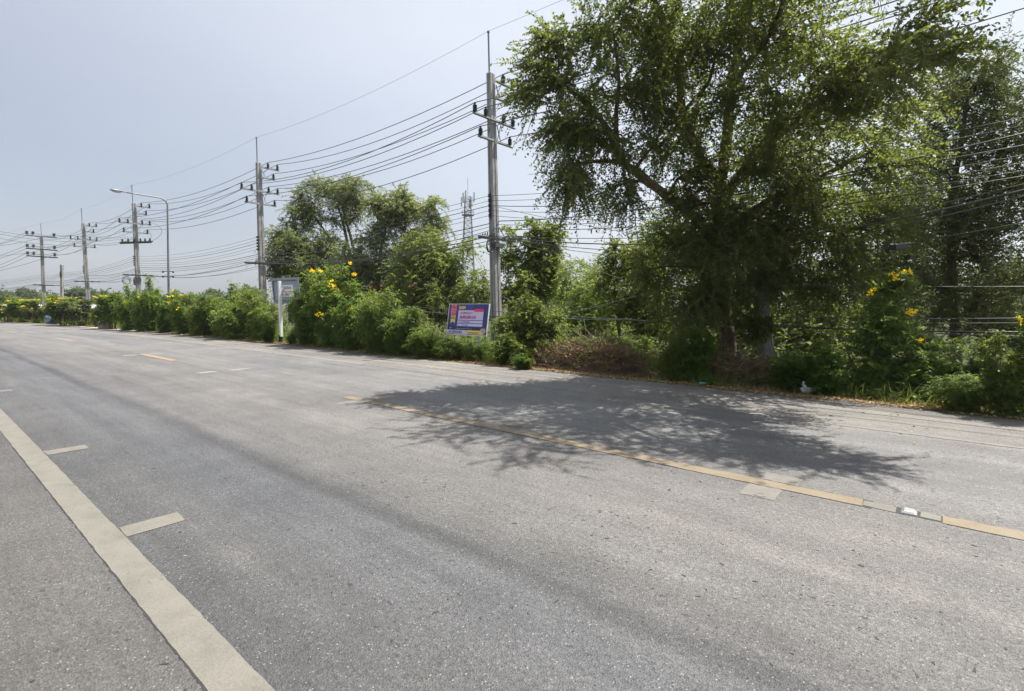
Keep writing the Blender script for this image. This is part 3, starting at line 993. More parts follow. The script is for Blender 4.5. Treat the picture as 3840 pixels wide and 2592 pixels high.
PB = {}
P1 = make_pole()
spec = {  # pole: base t, n, tip pixel, spin
    1: (1864, 12.5, (1836, 120)), 2: (990, 12.5, (966, 516)), 3: (528, 12.5, (498, 695)), 4: (337, 13.0, (308, 783))}
labels = {1: 'tall grey concrete power pole right behind the blue price board', 2: 'concrete power pole rising behind the grey backed road sign',
          3: 'concrete power pole with an extra low row of insulators and hanging cable coils', 4: 'concrete power pole between the short bare post and the street lamp side of the hedge'}
labels[4] = 'slim concrete power pole just right of the short bare concrete post'
MW = {}
for i, (bpx, n, tip) in spec.items():
    o = P1 if i == 1 else copy_tree(P1, labels[i], ZERO)
    o['label'] = labels[i]
    base = WN(bpx, 1230, n)
    base[2] = -0.1
    r = ray(*tip)
    s = np.dot(base[:2], r[:2]) / np.dot(r[:2], r[:2])
    top = np.array([0, 0, EYE]) + r * s
    hh = np.linalg.norm(top - base)
    MW[i] = aim(o, base, top, -0.03 * (i - 1))
    sc_ = hh / (TIP + 0.05)
    MW[i] = MW[i] @ Matrix.Scale(sc_, 4)
    o.matrix_world = MW[i]
bpy.context.view_layer.update()


def at_pole(i, x, z, y=-0.16):
    return np.array(MW[i] @ Vector((x, y, z)))


# pole 1 and pole 3 carry cable coils
def coil(parent, c, r, turns, name='cable_coil'):
    b = MB()
    for k in range(turns):
        rr = r * (1 - 0.09 * k)
        cx = np.array(c) + np.array([0.02 * math.sin(k * 2), 0.02 * k - 0.03, -0.02 * k])
        b.tube([cx + np.array([rr * math.cos(a_), 0.01 * math.sin(3 * a_), rr * 1.1 * math.sin(a_)]) for a_ in np.linspace(0, 2 * math.pi, 19)], 0.011, 5, False)
    return b.build(name, M['cable'], parent)


P1_children = {c.name for c in P1.children}
p3 = [o for o in bpy.data.objects if o.get('label') == labels[3]][0]
for par in (P1, p3):
    par['o'] = [0, 0, 0]
coil(P1, (-0.42, -0.2, 3.72), 0.21, 6)
b = MB()
b.box((-0.02, -0.2, 3.74), ((1, 0, 0), (0, 1, 0), (0, 0, 1)), (0.2, 0.05, 0.07))
for k in range(7):
    b.tube([(-0.8 + k * 0.11, -0.2, 4.0), (-0.78 + k * 0.11, -0.22, 4.06 + 0.03 * (k % 3))], 0.02, 6)
b.build('cable_clamps', M['cable'], P1)
coil(p3, (-0.75, -0.2, 3.55), 0.28, 5)
b = MB()
b.lathe((-0.25, -0.22, 3.2), [(0.03, 0), (0.09, 0.06), (0.1, 0.4), (0.06, 0.5), (0.02, 0.62)], sides=10)
b.box((-0.02, -0.24, 3.62), ((1, 0, 0), (0, 1, 0), (0, 0, 1)), (0.16, 0.06, 0.12))
b.build('splice_case', M['cable'], p3)
b = MB()
b.box((0, -0.16, 6.42), ((0.97, 0, 0.12), (0, 1, 0), (-0.12, 0, 0.97)), (1.05, 0.05, 0.05))
b.box((0, -0.02, 6.36), ((0.97, 0, 0.12), (0, 1, 0), (-0.12, 0, 0.97)), (1.0, 0.04, 0.04))
b.build('crossarm', M['steel_black'], p3)
for x in (-0.85, -0.5, -0.15, 0.25, 0.55, 0.85):
    insulator(p3, x, -0.16, 6.45 + x * 0.12, 0.24)
b = MB()
b.tube(bez((0.9, -0.2, L3 + 0.25), (2.3, -0.3, 7.5), (1.0, -0.2, 6.6), 9), 0.014, 5)
b.tube(bez((0.75, -0.2, L4 + 0.25), (1.15, -0.2, 6.9), (0.7, -0.2, 6.55), 7), 0.014, 5)
b.build('jumper_wire', M['wire'], p3)

# pole 5: an angle pole with three dead-end arms
p5loc = W(169, 1214, 46.0)
p5loc[2] = -0.1
p5 = thing('utility_pole', 'farthest power pole with three level arms of black dead-end insulators', 'utility pole', ZERO, 'concrete utility poles along the road')
concrete_post(p5, 9.0)
b = MB()
b.tube([(0, 0, 8.6), (0, 0, 10.3)], 0.028, 8)
b.build('lightning_rod', M['lamp_grey'], p5)
L5 = [8.95, 7.65, 6.9]
for z in L5:
    crossarm(p5, -1.2, 1.2, -0.14, z, 'steel_black', 0.11)
    for x in (-1.1, -0.65, 0.95):
        b = MB()
        b.lathe((x, -0.3, z + 0.13), [(0.02, -0.02), (0.1, 0.0), (0.11, 0.12), (0.06, 0.14), (0.11, 0.17), (0.1, 0.3), (0.03, 0.32)], axis=(0.15, 0.1, 1), sides=10)
        b.tube(bez((x - 0.05, -0.35, z + 0.1), (x - 0.25, -0.35, z + 0.6), (x + 0.15, -0.1, z + 0.35), 8), 0.014, 5)
        b.build('insulator', M['insul'], p5, smooth=True)
crossarm(p5, -0.8, 0.8, -0.14, 4.0, 'steel_black', 0.1, 'cable_arm')
base = p5loc
r = ray(153, 838)
s = np.dot(base[:2], r[:2]) / np.dot(r[:2], r[:2])
top = np.array([0, 0, EYE]) + r * s
MW[5] = aim(p5, base, top, -0.1) @ Matrix.Scale(np.linalg.norm(top - base) / 10.3, 4)
p5.matrix_world = MW[5]

# the short bare post
gpt = G(232, 1216)
sp = thing('concrete_post', 'short bare concrete post standing among the far flowering trees', 'post', gpt)
b = MB()
tp = W(232, 993, gpt[1])
w = 0.19
b.bar(gpt - UP * 0.3, tp, w, w * 0.85)
b.build('post', M['concrete'], sp, bevel=0.015)
b = MB()
for k in range(4):
    b.lathe(W(226, 1022 + k * 4.5, gpt[1] - 0.15), [(0.02, -0.05), (0.06, -0.05), (0.03, 0.0), (0.06, 0.05), (0.02, 0.05)], sides=8)
b.bar(W(226.5, 1018, gpt[1] - 0.13), W(226.5, 1040, gpt[1] - 0.13), 0.04, 0.03)
b.build('spool_rack', M['insul'], sp)

# the concrete pole under the big tree
pxg = W(2882, 1402, 11.6)
px_top = W(2835, 780, 11.7)
pp = thing('concrete_post', 'weathered concrete pole half hidden under the big roadside tree', 'post', pxg)
b = MB()
axis = px_top - pxg
nrm = np.linalg.norm(axis)
axis /= nrm
xa = unit(np.cross((0, 1, 0), axis))
ya_ = np.cross(axis, xa)
sec = [(-1, -0.75), (-0.75, -1), (-0.15, -1), (-0.1, -0.85), (0.1, -0.85), (0.15, -1), (0.75, -1), (1, -0.75), (1, 0.75), (0.75, 1), (-0.75, 1), (-1, 0.75)]
vs = []
for u in np.linspace(0, 1, 9):
    wd = (0.135 - 0.045 * u)
    q = pxg - axis * 0.3 + axis * (nrm + 0.3) * u
    vs += [q + xa * x * wd + ya_ * y * wd * 0.8 for x, y in sec]
n = len(sec)
b.add(vs, [(i * n + k, i * n + (k + 1) % n, (i + 1) * n + (k + 1) % n, (i + 1) * n + k) for i in range(8) for k in range(n)] + [tuple(8 * n + k for k in range(n))])
b.build('post', M['concrete'], pp)

# ================================================================ wires
def wire(name, label, cat, pts, sags, rad, mat, group=None, seg=12):
    b = MB()
    path = []
    for i in range(len(pts) - 1):
        a, c = np.array(pts[i], float), np.array(pts[i + 1], float)
        s = sags[i] if hasattr(sags, '__len__') else sags
        for q in range(seg):
            u = q / seg
            path.append(a + (c - a) * u - UP * s * 4 * u * (1 - u))
    path.append(np.array(pts[-1], float))
    b.tube(path, rad, 5)
    o = b.build(name, M[mat], smooth=True, origin=pts[0])
    return tag(o, label, cat, group)


def virt(t, n, x, z):                      # where an arm point of an unseen pole would be
    p = C(t, n, z)
    return p + np.array([CT * x, ST * x, 0])


def flag(i):
    return (i * 0.618) % 1


names = ['inner right insulator of the top arm', 'outer right insulator of the top arm', 'single insulator of the short second arm', 'outermost left insulator of the long arm', 'inner left insulator of the long arm',
         'inner right insulator of the long arm', 'outermost right insulator of the long arm', 'left insulator of the lowest arm', 'right insulator of the lowest arm']
P5MAP = [(0.95, 0), (0.95, 1), (-0.65, 0), (-1.1, 0), (-1.1, 1), (-0.65, 1), (0.95, 2), (-1.1, 2), (-0.65, 2)]
for i, (x, z) in enumerate(ATT):
    x5, lv = P5MAP[i]
    p_5 = np.array(MW[5] @ Vector((x5, -0.3, L5[lv] + 0.3)))
    end = W(-420, 905 + 22 * i, 46 + i * 0.3)
    pts = [virt(-22, 12.5, x, z - 0.1), virt(-5.8, 12.5, x, z - 0.1)] + [at_pole(k, x, z) for k in (1, 2, 3, 4)] + [p_5, end]
    wire('power_line', 'black overhead power line resting on the ' + names[i], 'power line', pts, [0.3, 0.34 + 0.12 * flag(i), 0.40 + 0.2 * flag(i), 0.42 + 0.2 * flag(i + 2), 0.4 + 0.1 * flag(i), 0.5, 0.9], 0.0135, 'wire', 'power lines on the pole arms')
wire('earth_wire', 'thin pale earth wire strung over the very tips of the poles', 'wire',
     [virt(-22, 12.5, 0, TIP), virt(-5.8, 12.5, 0, TIP)] + [at_pole(k, -0.06, TIP + 0.05, 0) for k in (1, 2, 3, 4)] + [np.array(MW[5] @ Vector((0, 0, 10.3))), W(-420, 930, 46)], [0.2, 0.25, 0.3, 0.35, 0.3, 0.3, 0.5], 0.005, 'bare_wire', None)
for i in range(3):
    a = at_pole(3, (-0.5, -0.15, 0.25)[i], 6.75)
    wire('branch_line', ('upper', 'middle', 'lower')[i] + ' of three dark lines leaving the extra arm of the third pole to the left', 'power line',
         [a, W(-60, (858, 866, 882)[i], 31), W(-700, (760, 770, 785)[i], 22)], [0.35 + 0.12 * i, 0.1], 0.0135, 'wire', 'branch lines crossing the road')

CAB = []
rk = [('topmost', 0), ('second highest', 1), ('third', 2), ('fourth', 3), ('lowest', 4)]
for nm, k in rk:
    z = 5.36 - 0.16 * k
    pts = [W(6200, 120 + 60 * k, 5.0), W(3840, (440, 470, 545, 582, 640)[k], 8.0)] + [at_pole(j, -0.2, z, 0) for j in (1, 2, 3)] + [W(228, 1024 + 4 * k, gpt[1] - 0.1)] + [np.array(MW[5] @ Vector((-0.25, -0.2, 5.0 - 0.14 * k))), W(-420, 1090 + 3 * k, 50)]
    wire('phone_cable', nm + ' thin cable on the spool rack below the power lines', 'cable', pts, [0.05, 0.25 + 0.03 * k, 0.28 + 0.08 * flag(k), 0.3 + 0.08 * flag(k), 0.25, 0.15, 0.2], 0.007 if k != 2 else 0.011, 'cable', 'phone cables on the spool racks')


def atx(px, py):
    return W(px, py, 11.65)


armc = [('outer left', -0.8), ('inner left', -0.35), ('inner right', 0.35), ('outer right', 0.8)]
rt_end = [((2860, 872), (3840, 690)), ((2858, 900), (3840, 712)), ((2862, 930), (3840, 735)), ((2862, 955), (3840, 835))]
for j, (nm, x) in enumerate(armc):
    zz = 4.02
    pts = [W(6200, 560 + 60 * j, 5.2), W(rt_end[j][1][0], rt_end[j][1][1], 8.0), atx(*rt_end[j][0])] + [at_pole(i, x, zz) for i in (1, 2, 3, 4)] + [np.array(MW[5] @ Vector((x * 0.8, -0.2, 4.06))), W(-420, 1120 + 4 * j, 50)]
    wire('phone_cable', 'thick sagging cable tied to the ' + nm + ' end of the low black arm', 'cable', pts, [0.05, 0.1, 0.12 + 0.05 * j, 0.3 + 0.14 * flag(j), 0.34 + 0.16 * flag(j + 1), 0.3, 0.25, 0.2], (0.009, 0.016, 0.011, 0.008)[j], 'cable', 'cables on the low black arms')
for j, (a_, e_, z_, lb) in enumerate((((6200, 330), (3840, 500), 4.55, 'bundled cable clipped to the pole face under the spool rack'), ((6200, 420), (3840, 610), 4.42, 'grey cable just below the bundled one on the pole face'), ((6200, 500), (3840, 660), 4.28, 'lowest cable clipped straight to the pole face'))):
    wire('phone_cable', lb, 'cable', [W(*a_, 5.1), W(*e_, 8.0)] + [at_pole(i, 0.1 - 0.1 * j, z_, -0.18) for i in (1, 2, 3, 4)] + [np.array(MW[5] @ Vector((0.1 - 0.1 * j, -0.18, 4.4 - 0.1 * j)))], [0.05, 0.3, 0.35 + 0.1 * j, 0.3, 0.25, 0.2], (0.014, 0.008, 0.010)[j], 'cable', 'cables clipped to the pole faces')
low = [('highest of the slack cables drooping in front of the right hand thicket', [(2870, 1065), (3840, 1075), (5600, 1080)], 11.6, 0.02, 0.008),
       ('slack cable running across the yellow flowering bush in the shade', [(2870, 1186), (3840, 1193), (5600, 1190)], 11.6, 0.03, 0.008),
       ('thin slack cable just under its neighbour at bush height', [(2870, 1206), (3840, 1211), (5600, 1215)], 11.65, 0.02, 0.006),
       ('heavy bundled cable passing the price board at chest height', [(1200, 1140), (1846, 1186), (2350, 1200), (2880, 1222), (3840, 1246), (5600, 1265)], 12.2, 0.03, 0.017),
       ('second low cable passing behind the price board', [(1200, 1130), (1846, 1166), (2350, 1198), (2880, 1215), (3840, 1262), (5600, 1300)], 12.15, 0.03, 0.010)]
for lb, pts, n, sg, rad in low:
    wire('slack_cable', lb, 'cable', [WN(px, py, n) for px, py in pts], sg, rad, 'cable', 'slack cables at bush height')
wire('drop_wire', 'thin wire slanting down from the pole toward the big tree', 'wire', [at_pole(1, 0.12, 5.05, 0), W(2460, 890, 12.6), atx(2850, 1000)], 0.05, 0.007, 'cable')
wire('drop_wire', 'wire slanting down past the palm from the low black arm', 'wire', [at_pole(1, 0.5, 4.02), W(2130, 962, 16), W(2350, 1055, 15), W(2560, 1150, 14)], 0.03, 0.007, 'cable')
wire('drop_wire', 'loose cable climbing from behind the price board to the big tree', 'wire', [at_pole(1, 0, 1.05), W(2060, 1190, 14.5), W(2350, 1120, 13.2), W(2560, 1060, 12.6)], [0.12, 0.03, 0.02], 0.010, 'cable')
wire('guy_wire', 'steel guy wire slanting into the heap of dry brush', 'wire', [at_pole(1, 0.15, 2.1, 0), W(2075, 1200, 14.6), W(2225, 1420, 13.0)], 0.0, 0.006, 'bare_wire')
wire('guy_wire', 'dark stay rope slanting beside the big tree trunk', 'wire', [W(2690, 1160, 12.4), W(2545, 1400, 11.9)], 0.0, 0.008, 'cable')
bx = MB()
c0 = W(3372, 926, 9.2)
bx.box(c0, ((0.97, 0.2, 0.1), (-0.2, 0.97, 0), (-0.1, 0, 0.97)), (0.12, 0.05, 0.05))
bx.tube([c0 + np.array([-0.2, -0.04, 0.02]), c0 + np.array([0.22, 0.04, 0.06])], 0.03, 8)
tag(bx.build('splice_box', M['steel_black'], origin=c0, bevel=0.01), 'black splice box hanging on the cables before the dark trees', 'splice box')

# ================================================================ street lamp
lb0 = WN(634, 1235, 11.3)
lb0[2] = -0.1
lamp = thing('street_lamp', 'grey street lamp with a long curved arm over the road', 'street lamp', lb0)
b = MB()
pt = [lb0 + UP * h for h in np.linspace(0, 1, 2)]
ltop = W(628, 770, lb0[1])
dirn = -np.array([CT, ST, 0]) + 0.12 * np.array([-ST, CT, 0])
post = [lb0 + (ltop - lb0) * u for u in np.linspace(0, 1, 8)]
hgt = ltop[2]
elbow = bez(ltop, ltop + UP * 0.26, ltop + UP * 0.40 + dirn * 0.34, 7)
armend = W(474, 722, 0.94 * lb0[1])
arm = elbow[1:] + [elbow[-1] + (armend - elbow[-1]) * u for u in (0.35, 0.7, 1.0)]
b.tube(post + arm, list(np.linspace(0.075, 0.05, 8)) + list(np.linspace(0.048, 0.035, len(arm))), 10)
b.build('pole', M['lamp_grey'], lamp, smooth=True)
b = MB()
hd = unit(armend - elbow[-1])
sd = unit(np.cross(hd, UP))
upv = np.cross(sd, hd)
prof = [(0.0, 0.035, 0.035), (0.1, 0.05, 0.05), (0.25, 0.10, 0.07), (0.45, 0.15, 0.09), (0.65, 0.155, 0.09), (0.78, 0.11, 0.07), (0.84, 0.03, 0.03)]
vs = []
for d, wx, wz in prof:
    for k in range(12):
        a_ = 2 * math.pi * k / 12
        vs.append(armend + hd * d + sd * wx * math.cos(a_) + upv * wz * (math.sin(a_) if math.sin(a_) > 0 else 0.35 * math.sin(a_)))
b.add(vs, [(i * 12 + k, i * 12 + (k + 1) % 12, (i + 1) * 12 + (k + 1) % 12, (i + 1) * 12 + k) for i in range(6) for k in range(12)] + [tuple(range(12))[::-1], tuple(72 + k for k in range(12))])
hob = b.build('lamp_head', M['lamp_grey'], lamp, smooth=True)
b = MB()
b.ell(armend + hd * 0.52 - upv * 0.035, (0.24, 0.12, 0.07), 12, 8, np.stack([hd, sd, upv], axis=1))
lens = b.build('lens', M['lamp_lens'], lamp, smooth=True)
lens.parent = hob
b = MB()
for yy in (1018, 1036):
    q = W(630, yy, lb0[1])
    b.bar(q - np.array([0.28, 0.1, 0]), q + np.array([0.28, 0.1, 0]), 0.04)
    for s in (-1, 1):
        b.lathe(q + s * np.array([0.26, 0.09, 0]) - UP * 0.05, [(0.02, -0.05), (0.05, -0.03), (0.05, 0.05), (0.02, 0.07)], sides=8)
b.build('cable_bracket', M['steel_black'], lamp)

# ================================================================ signs
tv, nv = np.array([ST, -CT, 0]), np.array([CT, ST, 0])   # rightwards along the road, and away across it


def text(body, size, mat, parent, o, ex, ey, ez, x, y, depth=0.0, bold=0.0, align='LEFT', sx=1.0, name='lettering', lift=0.006):
    c = bpy.data.curves.new('txt', 'FONT')
    c.body = body
    c.size = size
    c.align_x = align
    c.offset = bold
    c.resolution_u = 3
    tmp = bpy.data.objects.new('txt', c)
    COL.objects.link(tmp)
    bpy.context.view_layer.update()
    me = bpy.data.meshes.new_from_object(tmp.evaluated_get(bpy.context.evaluated_depsgraph_get()))
    bpy.data.objects.remove(tmp)
    bpy.data.curves.remove(c)
    po = np.array(parent['o']) if 'o' in parent.keys() else np.array(parent.parent['o'])
    for v in me.vertices:
        p = np.array(o) + np.array(ex) * (x + v.co.x * sx) + np.array(ey) * (y + v.co.y) + np.array(ez) * lift - po
        v.co = Vector(p)
    me.materials.clear()
    me.materials.append(M[mat])
    me.name = name
    ob = bpy.data.objects.new(name, me)
    COL.objects.link(ob)
    ob.parent = parent
    return ob


# --- the blue price board: lower left corner, axes right / up / towards the road
bl = WN(1675, 1253, 10.55)
BWd, BHt = 1.62, 0.86
br = bl + tv * BWd
tl_ = WN(1687, 1141, 10.68)
ey = unit(tl_ - bl)
BHt = float(np.linalg.norm(tl_ - bl))
ex = tv
ez = -unit(np.cross(ey, ex)) if np.dot(np.cross(ey, ex), nv) > 0 else unit(np.cross(ey, ex))
gb = bl + tv * BWd * 0.5
gb[2] = -0.05
ad = thing('price_board', 'dark blue price board on two thin legs beside the road', 'sign board', gb)


def panel(b, pts, lift, th=0.002):
    n = len(pts)
    f = [bl + ex * x * BWd + ey * y * BHt + ez * lift for x, y in pts]
    k = [q - ez * th for q in f]
    b.add(f + k, [tuple(range(n)), tuple(range(n, 2 * n))[::-1]] + [(i, i + n, (i + 1) % n + n, (i + 1) % n) for i in range(n)])


b = MB()
panel(b, [(0, 0), (1, 0), (1, 1), (0, 1)], 0.0, 0.02)
bd = b.build('board', M['ad_blue'], ad)
b = MB()
for (x0, y0, x1, y1) in ((-0.006, -0.012, 1.006, 0.003), (-0.006, 0.997, 1.006, 1.012), (-0.006, 0.003, 0.002, 0.997), (0.998, 0.003, 1.006, 0.997)):
    panel(b, [(x0, y0), (x1, y0), (x1, y1), (x0, y1)], 0.012, 0.045)
b.build('frame', M['white_paint'], ad)


def art(name, mat, polys, lift):
    b = MB()
    for p in polys:
        panel(b, p, lift)
    o = b.build(name, M[mat], ad)
    o.parent = bd
    return o


rect = lambda x0, y0, x1, y1: [(x0, y0), (x1, y0), (x1, y1), (x0, y1)]
art('footer_band', 'ad_navy', [[(0.0, 0.19), (0.0, 0.30), (0.165, 0.30), (0.195, 0.255), (1.0, 0.255), (1.0, 0.155), (0.0, 0.155)]], 0.004)
art('white_panel', 'ad_white', [rect(0.255, 0.485, 0.885, 0.80), rect(0.252, 0.385, 0.885, 0.465), rect(0.25, 0.285, 0.885, 0.365)], 0.004)
art('phone_strip', 'ad_white', [[(0.0, 0.035), (0.54, 0.035), (0.515, 0.155), (0.0, 0.155)]], 0.006)
art('web_strip', 'ad_gold', [[(0.545, 0.035), (0.93, 0.035), (0.925, 0.11), (0.88, 0.155), (0.52, 0.155)]], 0.006)
art('red_tab', 'ad_red', [rect(0.655, 0.755, 0.88, 0.845)], 0.007)
art('ribbon', 'ad_gold', [[(0.072, 0.36), (0.13, 0.44), (0.188, 0.36), (0.192, 0.99), (0.068, 0.99)]], 0.005)
seal = [(0.13 + 0.078 * (1 + 0.06 * (k % 2)) * math.cos(2 * math.pi * k / 40), 0.795 + 0.185 * (1 + 0.06 * (k % 2)) * math.sin(2 * math.pi * k / 40)) for k in range(40)]
art('seal', 'ad_red', [seal], 0.009)
ringo = []
for k in range(40):
    a0, a1 = 2 * math.pi * k / 40, 2 * math.pi * (k + 1) / 40
    ringo.append([(0.13 + r_ * 0.42 * math.cos(a_), 0.795 + r_ * math.sin(a_)) for r_, a_ in ((0.150, a0), (0.157, a0), (0.157, a1), (0.150, a1))])
art('seal_ring', 'ad_white', ringo, 0.011)
art('peeled_patch', 'ad_dirt', [[(0.86, 0.09), (0.95, 0.06), (0.985, 0.17), (0.96, 0.235), (0.87, 0.225), (0.845, 0.15)], [(0.0, 0.0), (1, 0.0), (1, 0.03), (0.6, 0.022), (0.3, 0.032), (0.0, 0.02)]], 0.010)


def adt(body, x, y, size, mat, bold=0.0, align='LEFT', sx=1.0, lift=0.013):
    return text(body, size, mat, bd, bl, ex, ey, ez, x * BWd, y * BHt, bold=bold, align=align, sx=sx, lift=lift)


bd['o'] = list(gb)
adt('BAM', 0.265, 0.835, 0.135, 'ad_gold', 0.006, sx=1.0)
adt('SPECIAL', 0.132, 0.80, 0.058, 'ad_white', 0.001, 'CENTER')
adt('PRICE', 0.132, 0.72, 0.058, 'ad_white', 0.001, 'CENTER')
adt('ขาย', 0.13, 0.505, 0.105, 'ad_ink', 0.001, 'CENTER')
adt('ราคาพิเศษสุด !!', 0.305, 0.685, 0.082, 'ad_pink', 0.001)
adt('30,000,000 บาท', 0.295, 0.53, 0.125, 'ad_pink', 0.0025, sx=0.86)
adt('รหัสทรัพย์', 0.27, 0.405, 0.03, 'ad_ink')
adt('AAYTAS0140001', 0.36, 0.402, 0.05, 'ad_ink', 0.001)
adt('เนื้อที่', 0.27, 0.305, 0.03, 'ad_ink')
adt('47 - 0 - 83 ไร่', 0.36, 0.302, 0.05, 'ad_ink', 0.001)
adt('บริษัทบริหารสินทรัพย์ กรุงเทพพาณิชย์ จำกัด (มหาชน)', 0.225, 0.19, 0.032, 'ad_white')
adt('บสก', 0.095, 0.195, 0.065, 'ad_white', 0.00035, 'CENTER')
adt('BAM', 0.055, 0.072, 0.058, 'ad_ink', 0.001)
adt('035-524-183-5', 0.155, 0.062, 0.083, 'ad_ink', 0.0025, sx=0.8)
adt('www.bam.co.th', 0.555, 0.06, 0.066, 'ad_ink', 0.001)
del bd['o']
for fx, foot in ((0.19, (1701, 1345)), (0.785, (1797, 1360))):
    b = MB()
    top = bl + ex * BWd * fx + ey * 0.25 - ez * 0.05
    ft = WN(foot[0], foot[1], 10.6)
    ft[2] = -0.15
    b.tube([ft, bl + ex * BWd * fx - ez * 0.045, top], 0.022, 8)
    b.build('leg', M['galv'], ad)

# --- the road sign seen from behind
pb = WN(1053, 1290, 10.4)
pb[2] = -0.05
rs = thing('road_sign', 'back of a grey road sign on a white post half buried in shrubs', 'road sign', pb)
b = MB()
ptop = WN(1051, 1054, 10.4)
pw = 0.055
b.box((pb + ptop) / 2 + UP * 0.15, (tv, nv, UP), (pw, pw, (ptop[2] - pb[2]) / 2 - 0.15))
b.build('post', M['white_paint'], rs, bevel=0.006)
b = MB()
b.box(pb + UP * 0.17, (tv, nv, UP), (pw + 0.004, pw + 0.004, 0.19))
b.build('post_foot', M['black_paint'], rs)
q00 = WN(1027, 1139, 10.55)
q01 = WN(1017, 1045, 10.55)
sx_ = unit(tv * 0.97 + nv * 0.1)
sy_ = unit(q01 - q00)
SH = float(np.linalg.norm(q01 - q00))
SW = 2.0
sz_ = unit(np.cross(sx_, sy_))
if np.dot(sz_, nv) > 0:
    sz_ = -sz_
b = MB()


def spt(x, y, l=0.0):
    return q00 + sx_ * x + sy_ * y + sz_ * l


def sbox(b, x0, y0, x1, y1, l0, l1):
    p = [spt(x, y, l0) for x, y in ((x0, y0), (x1, y0), (x1, y1), (x0, y1))] + [spt(x, y, l1) for x, y in ((x0, y0), (x1, y0), (x1, y1), (x0, y1))]
    b.add(p, [(0, 1, 2, 3), (7, 6, 5, 4), (0, 4, 5, 1), (1, 5, 6, 2), (2, 6, 7, 3), (3, 7, 4, 0)])


sbox(b, 0, 0, SW, SH, 0, 0.012)
sign_panel = b.build('panel', M['board_grey'], rs)
b = MB()
sbox(b, 0.12, 0.10, 0.155, SH - 0.1, 0.013, 0.04)
sbox(b, 0.155, 0.10, SW - 0.1, 0.14, 0.013, 0.042)
sbox(b, 0.155, SH - 0.14, SW - 0.1, SH - 0.1, 0.013, 0.042)
b.build('back_frame', M['rust'], rs)
b = MB()
pst = spt(0.5, 0.28, 0.03)
PX0 = 0.62
sbox(b, PX0, SH * 0.27, PX0 + 0.95, SH * 0.72, 0.013, 0.018)
bill = b.build('poster', M['paper'], rs)
bill['o'] = list(pb)


def bt(body, x, y, size, mat, bold=0.001, sx=1.0):
    return text(body, size, mat, bill, spt(0, 0), sx_, sy_, sz_, PX0 + x, y * SH, bold=bold, sx=sx, lift=0.021)


bt('รับจำนำ', 0.32, 0.56, 0.17, 'ink_brown', 0.004)
bt('บ้าน-ที่ดิน ขายฝาก', 0.03, 0.425, 0.115, 'ink_brown', 0.001)
bt('081-498', 0.03, 0.30, 0.16, 'ink_red', 0.004)
b = MB()
cx, cy, cr = PX0 + 0.17, SH * 0.60, 0.135
segs = lambda f, n0, n1, m: [f(a_) for a_ in np.linspace(n0, n1, m)]
b.tube(segs(lambda a_: spt(cx + cr * 1.05 * math.cos(a_), cy + cr * 0.85 * math.sin(a_), 0.021), 0, 2 * math.pi, 25), 0.006, 4, False)
b.tube(segs(lambda a_: spt(cx + 0.085 * math.cos(a_), cy - 0.015 + 0.05 * math.sin(a_), 0.021), math.pi, 2 * math.pi, 12), 0.007, 4)
for s in (-1, 1):
    b.tube([spt(cx + s * 0.022, cy + 0.03, 0.021), spt(cx + s * 0.02, cy + 0.07, 0.021)], 0.008, 4)
b.build('smiley_mark', M['ink_brown'], bill)
bill.children[-1].parent = bill
del bill['o']

# ================================================================ the big roadside tree
P = W
big_paths = [
    ([P(2735, 1385, 12.2), P(2715, 1200, 12.1), P(2695, 1020, 12.0), P(2690, 820, 11.9), P(2715, 600, 11.6), P(2740, 350, 11.2), P(2790, 60, 10.6), P(2830, -250, 10)], 0.20, 0.06),
    ([P(2700, 1050, 12.0), P(2640, 850, 11.7), P(2540, 770, 11.3), P(2400, 660, 10.8), P(2320, 590, 10.4), P(2275, 480, 10.2), P(2180, 370, 9.9), P(2060, 300, 9.6)], 0.13, 0.03),
    ([P(2695, 680, 11.7), P(2610, 560, 11.2), P(2560, 420, 10.8), P(2540, 250, 10.4), P(2480, 60, 10), P(2380, -150, 9.5)], 0.11, 0.04),
    ([P(2700, 760, 11.8), P(2850, 560, 11.0), P(3000, 430, 9.6), P(3180, 320, 8.0), P(3380, 180, 6.6)], 0.12, 0.025),
    ([P(2692, 880, 11.9), P(2900, 740, 11.2), P(3100, 650, 10.2), P(3280, 560, 9.3)], 0.09, 0.025),
    ([P(2320, 590, 10.4), P(2310, 450, 10.3), P(2320, 300, 10.1), P(2300, 120, 9.9)], 0.06, 0.02),
    ([P(2760, 300, 11.0), P(2900, 100, 9.4), P(2980, -150, 8.2)], 0.07, 0.03),
    ([P(2560, 420, 10.8), P(2660, 300, 10.5), P(2690, 120, 10.0)], 0.05, 0.02),
    ([P(2980, -150, 8.2), P(3200, -300, 7.2), P(3420, -360, 6.6), P(3700, -330, 6.3)], 0.045, 0.015),  # unseen limb added to carry the clumps that shade the road
]
lft, dwn, rgt = (-0.5, -0.1, -0.15), (-0.1, -0.05, -0.7), (0.55, -0.55, 0.05)
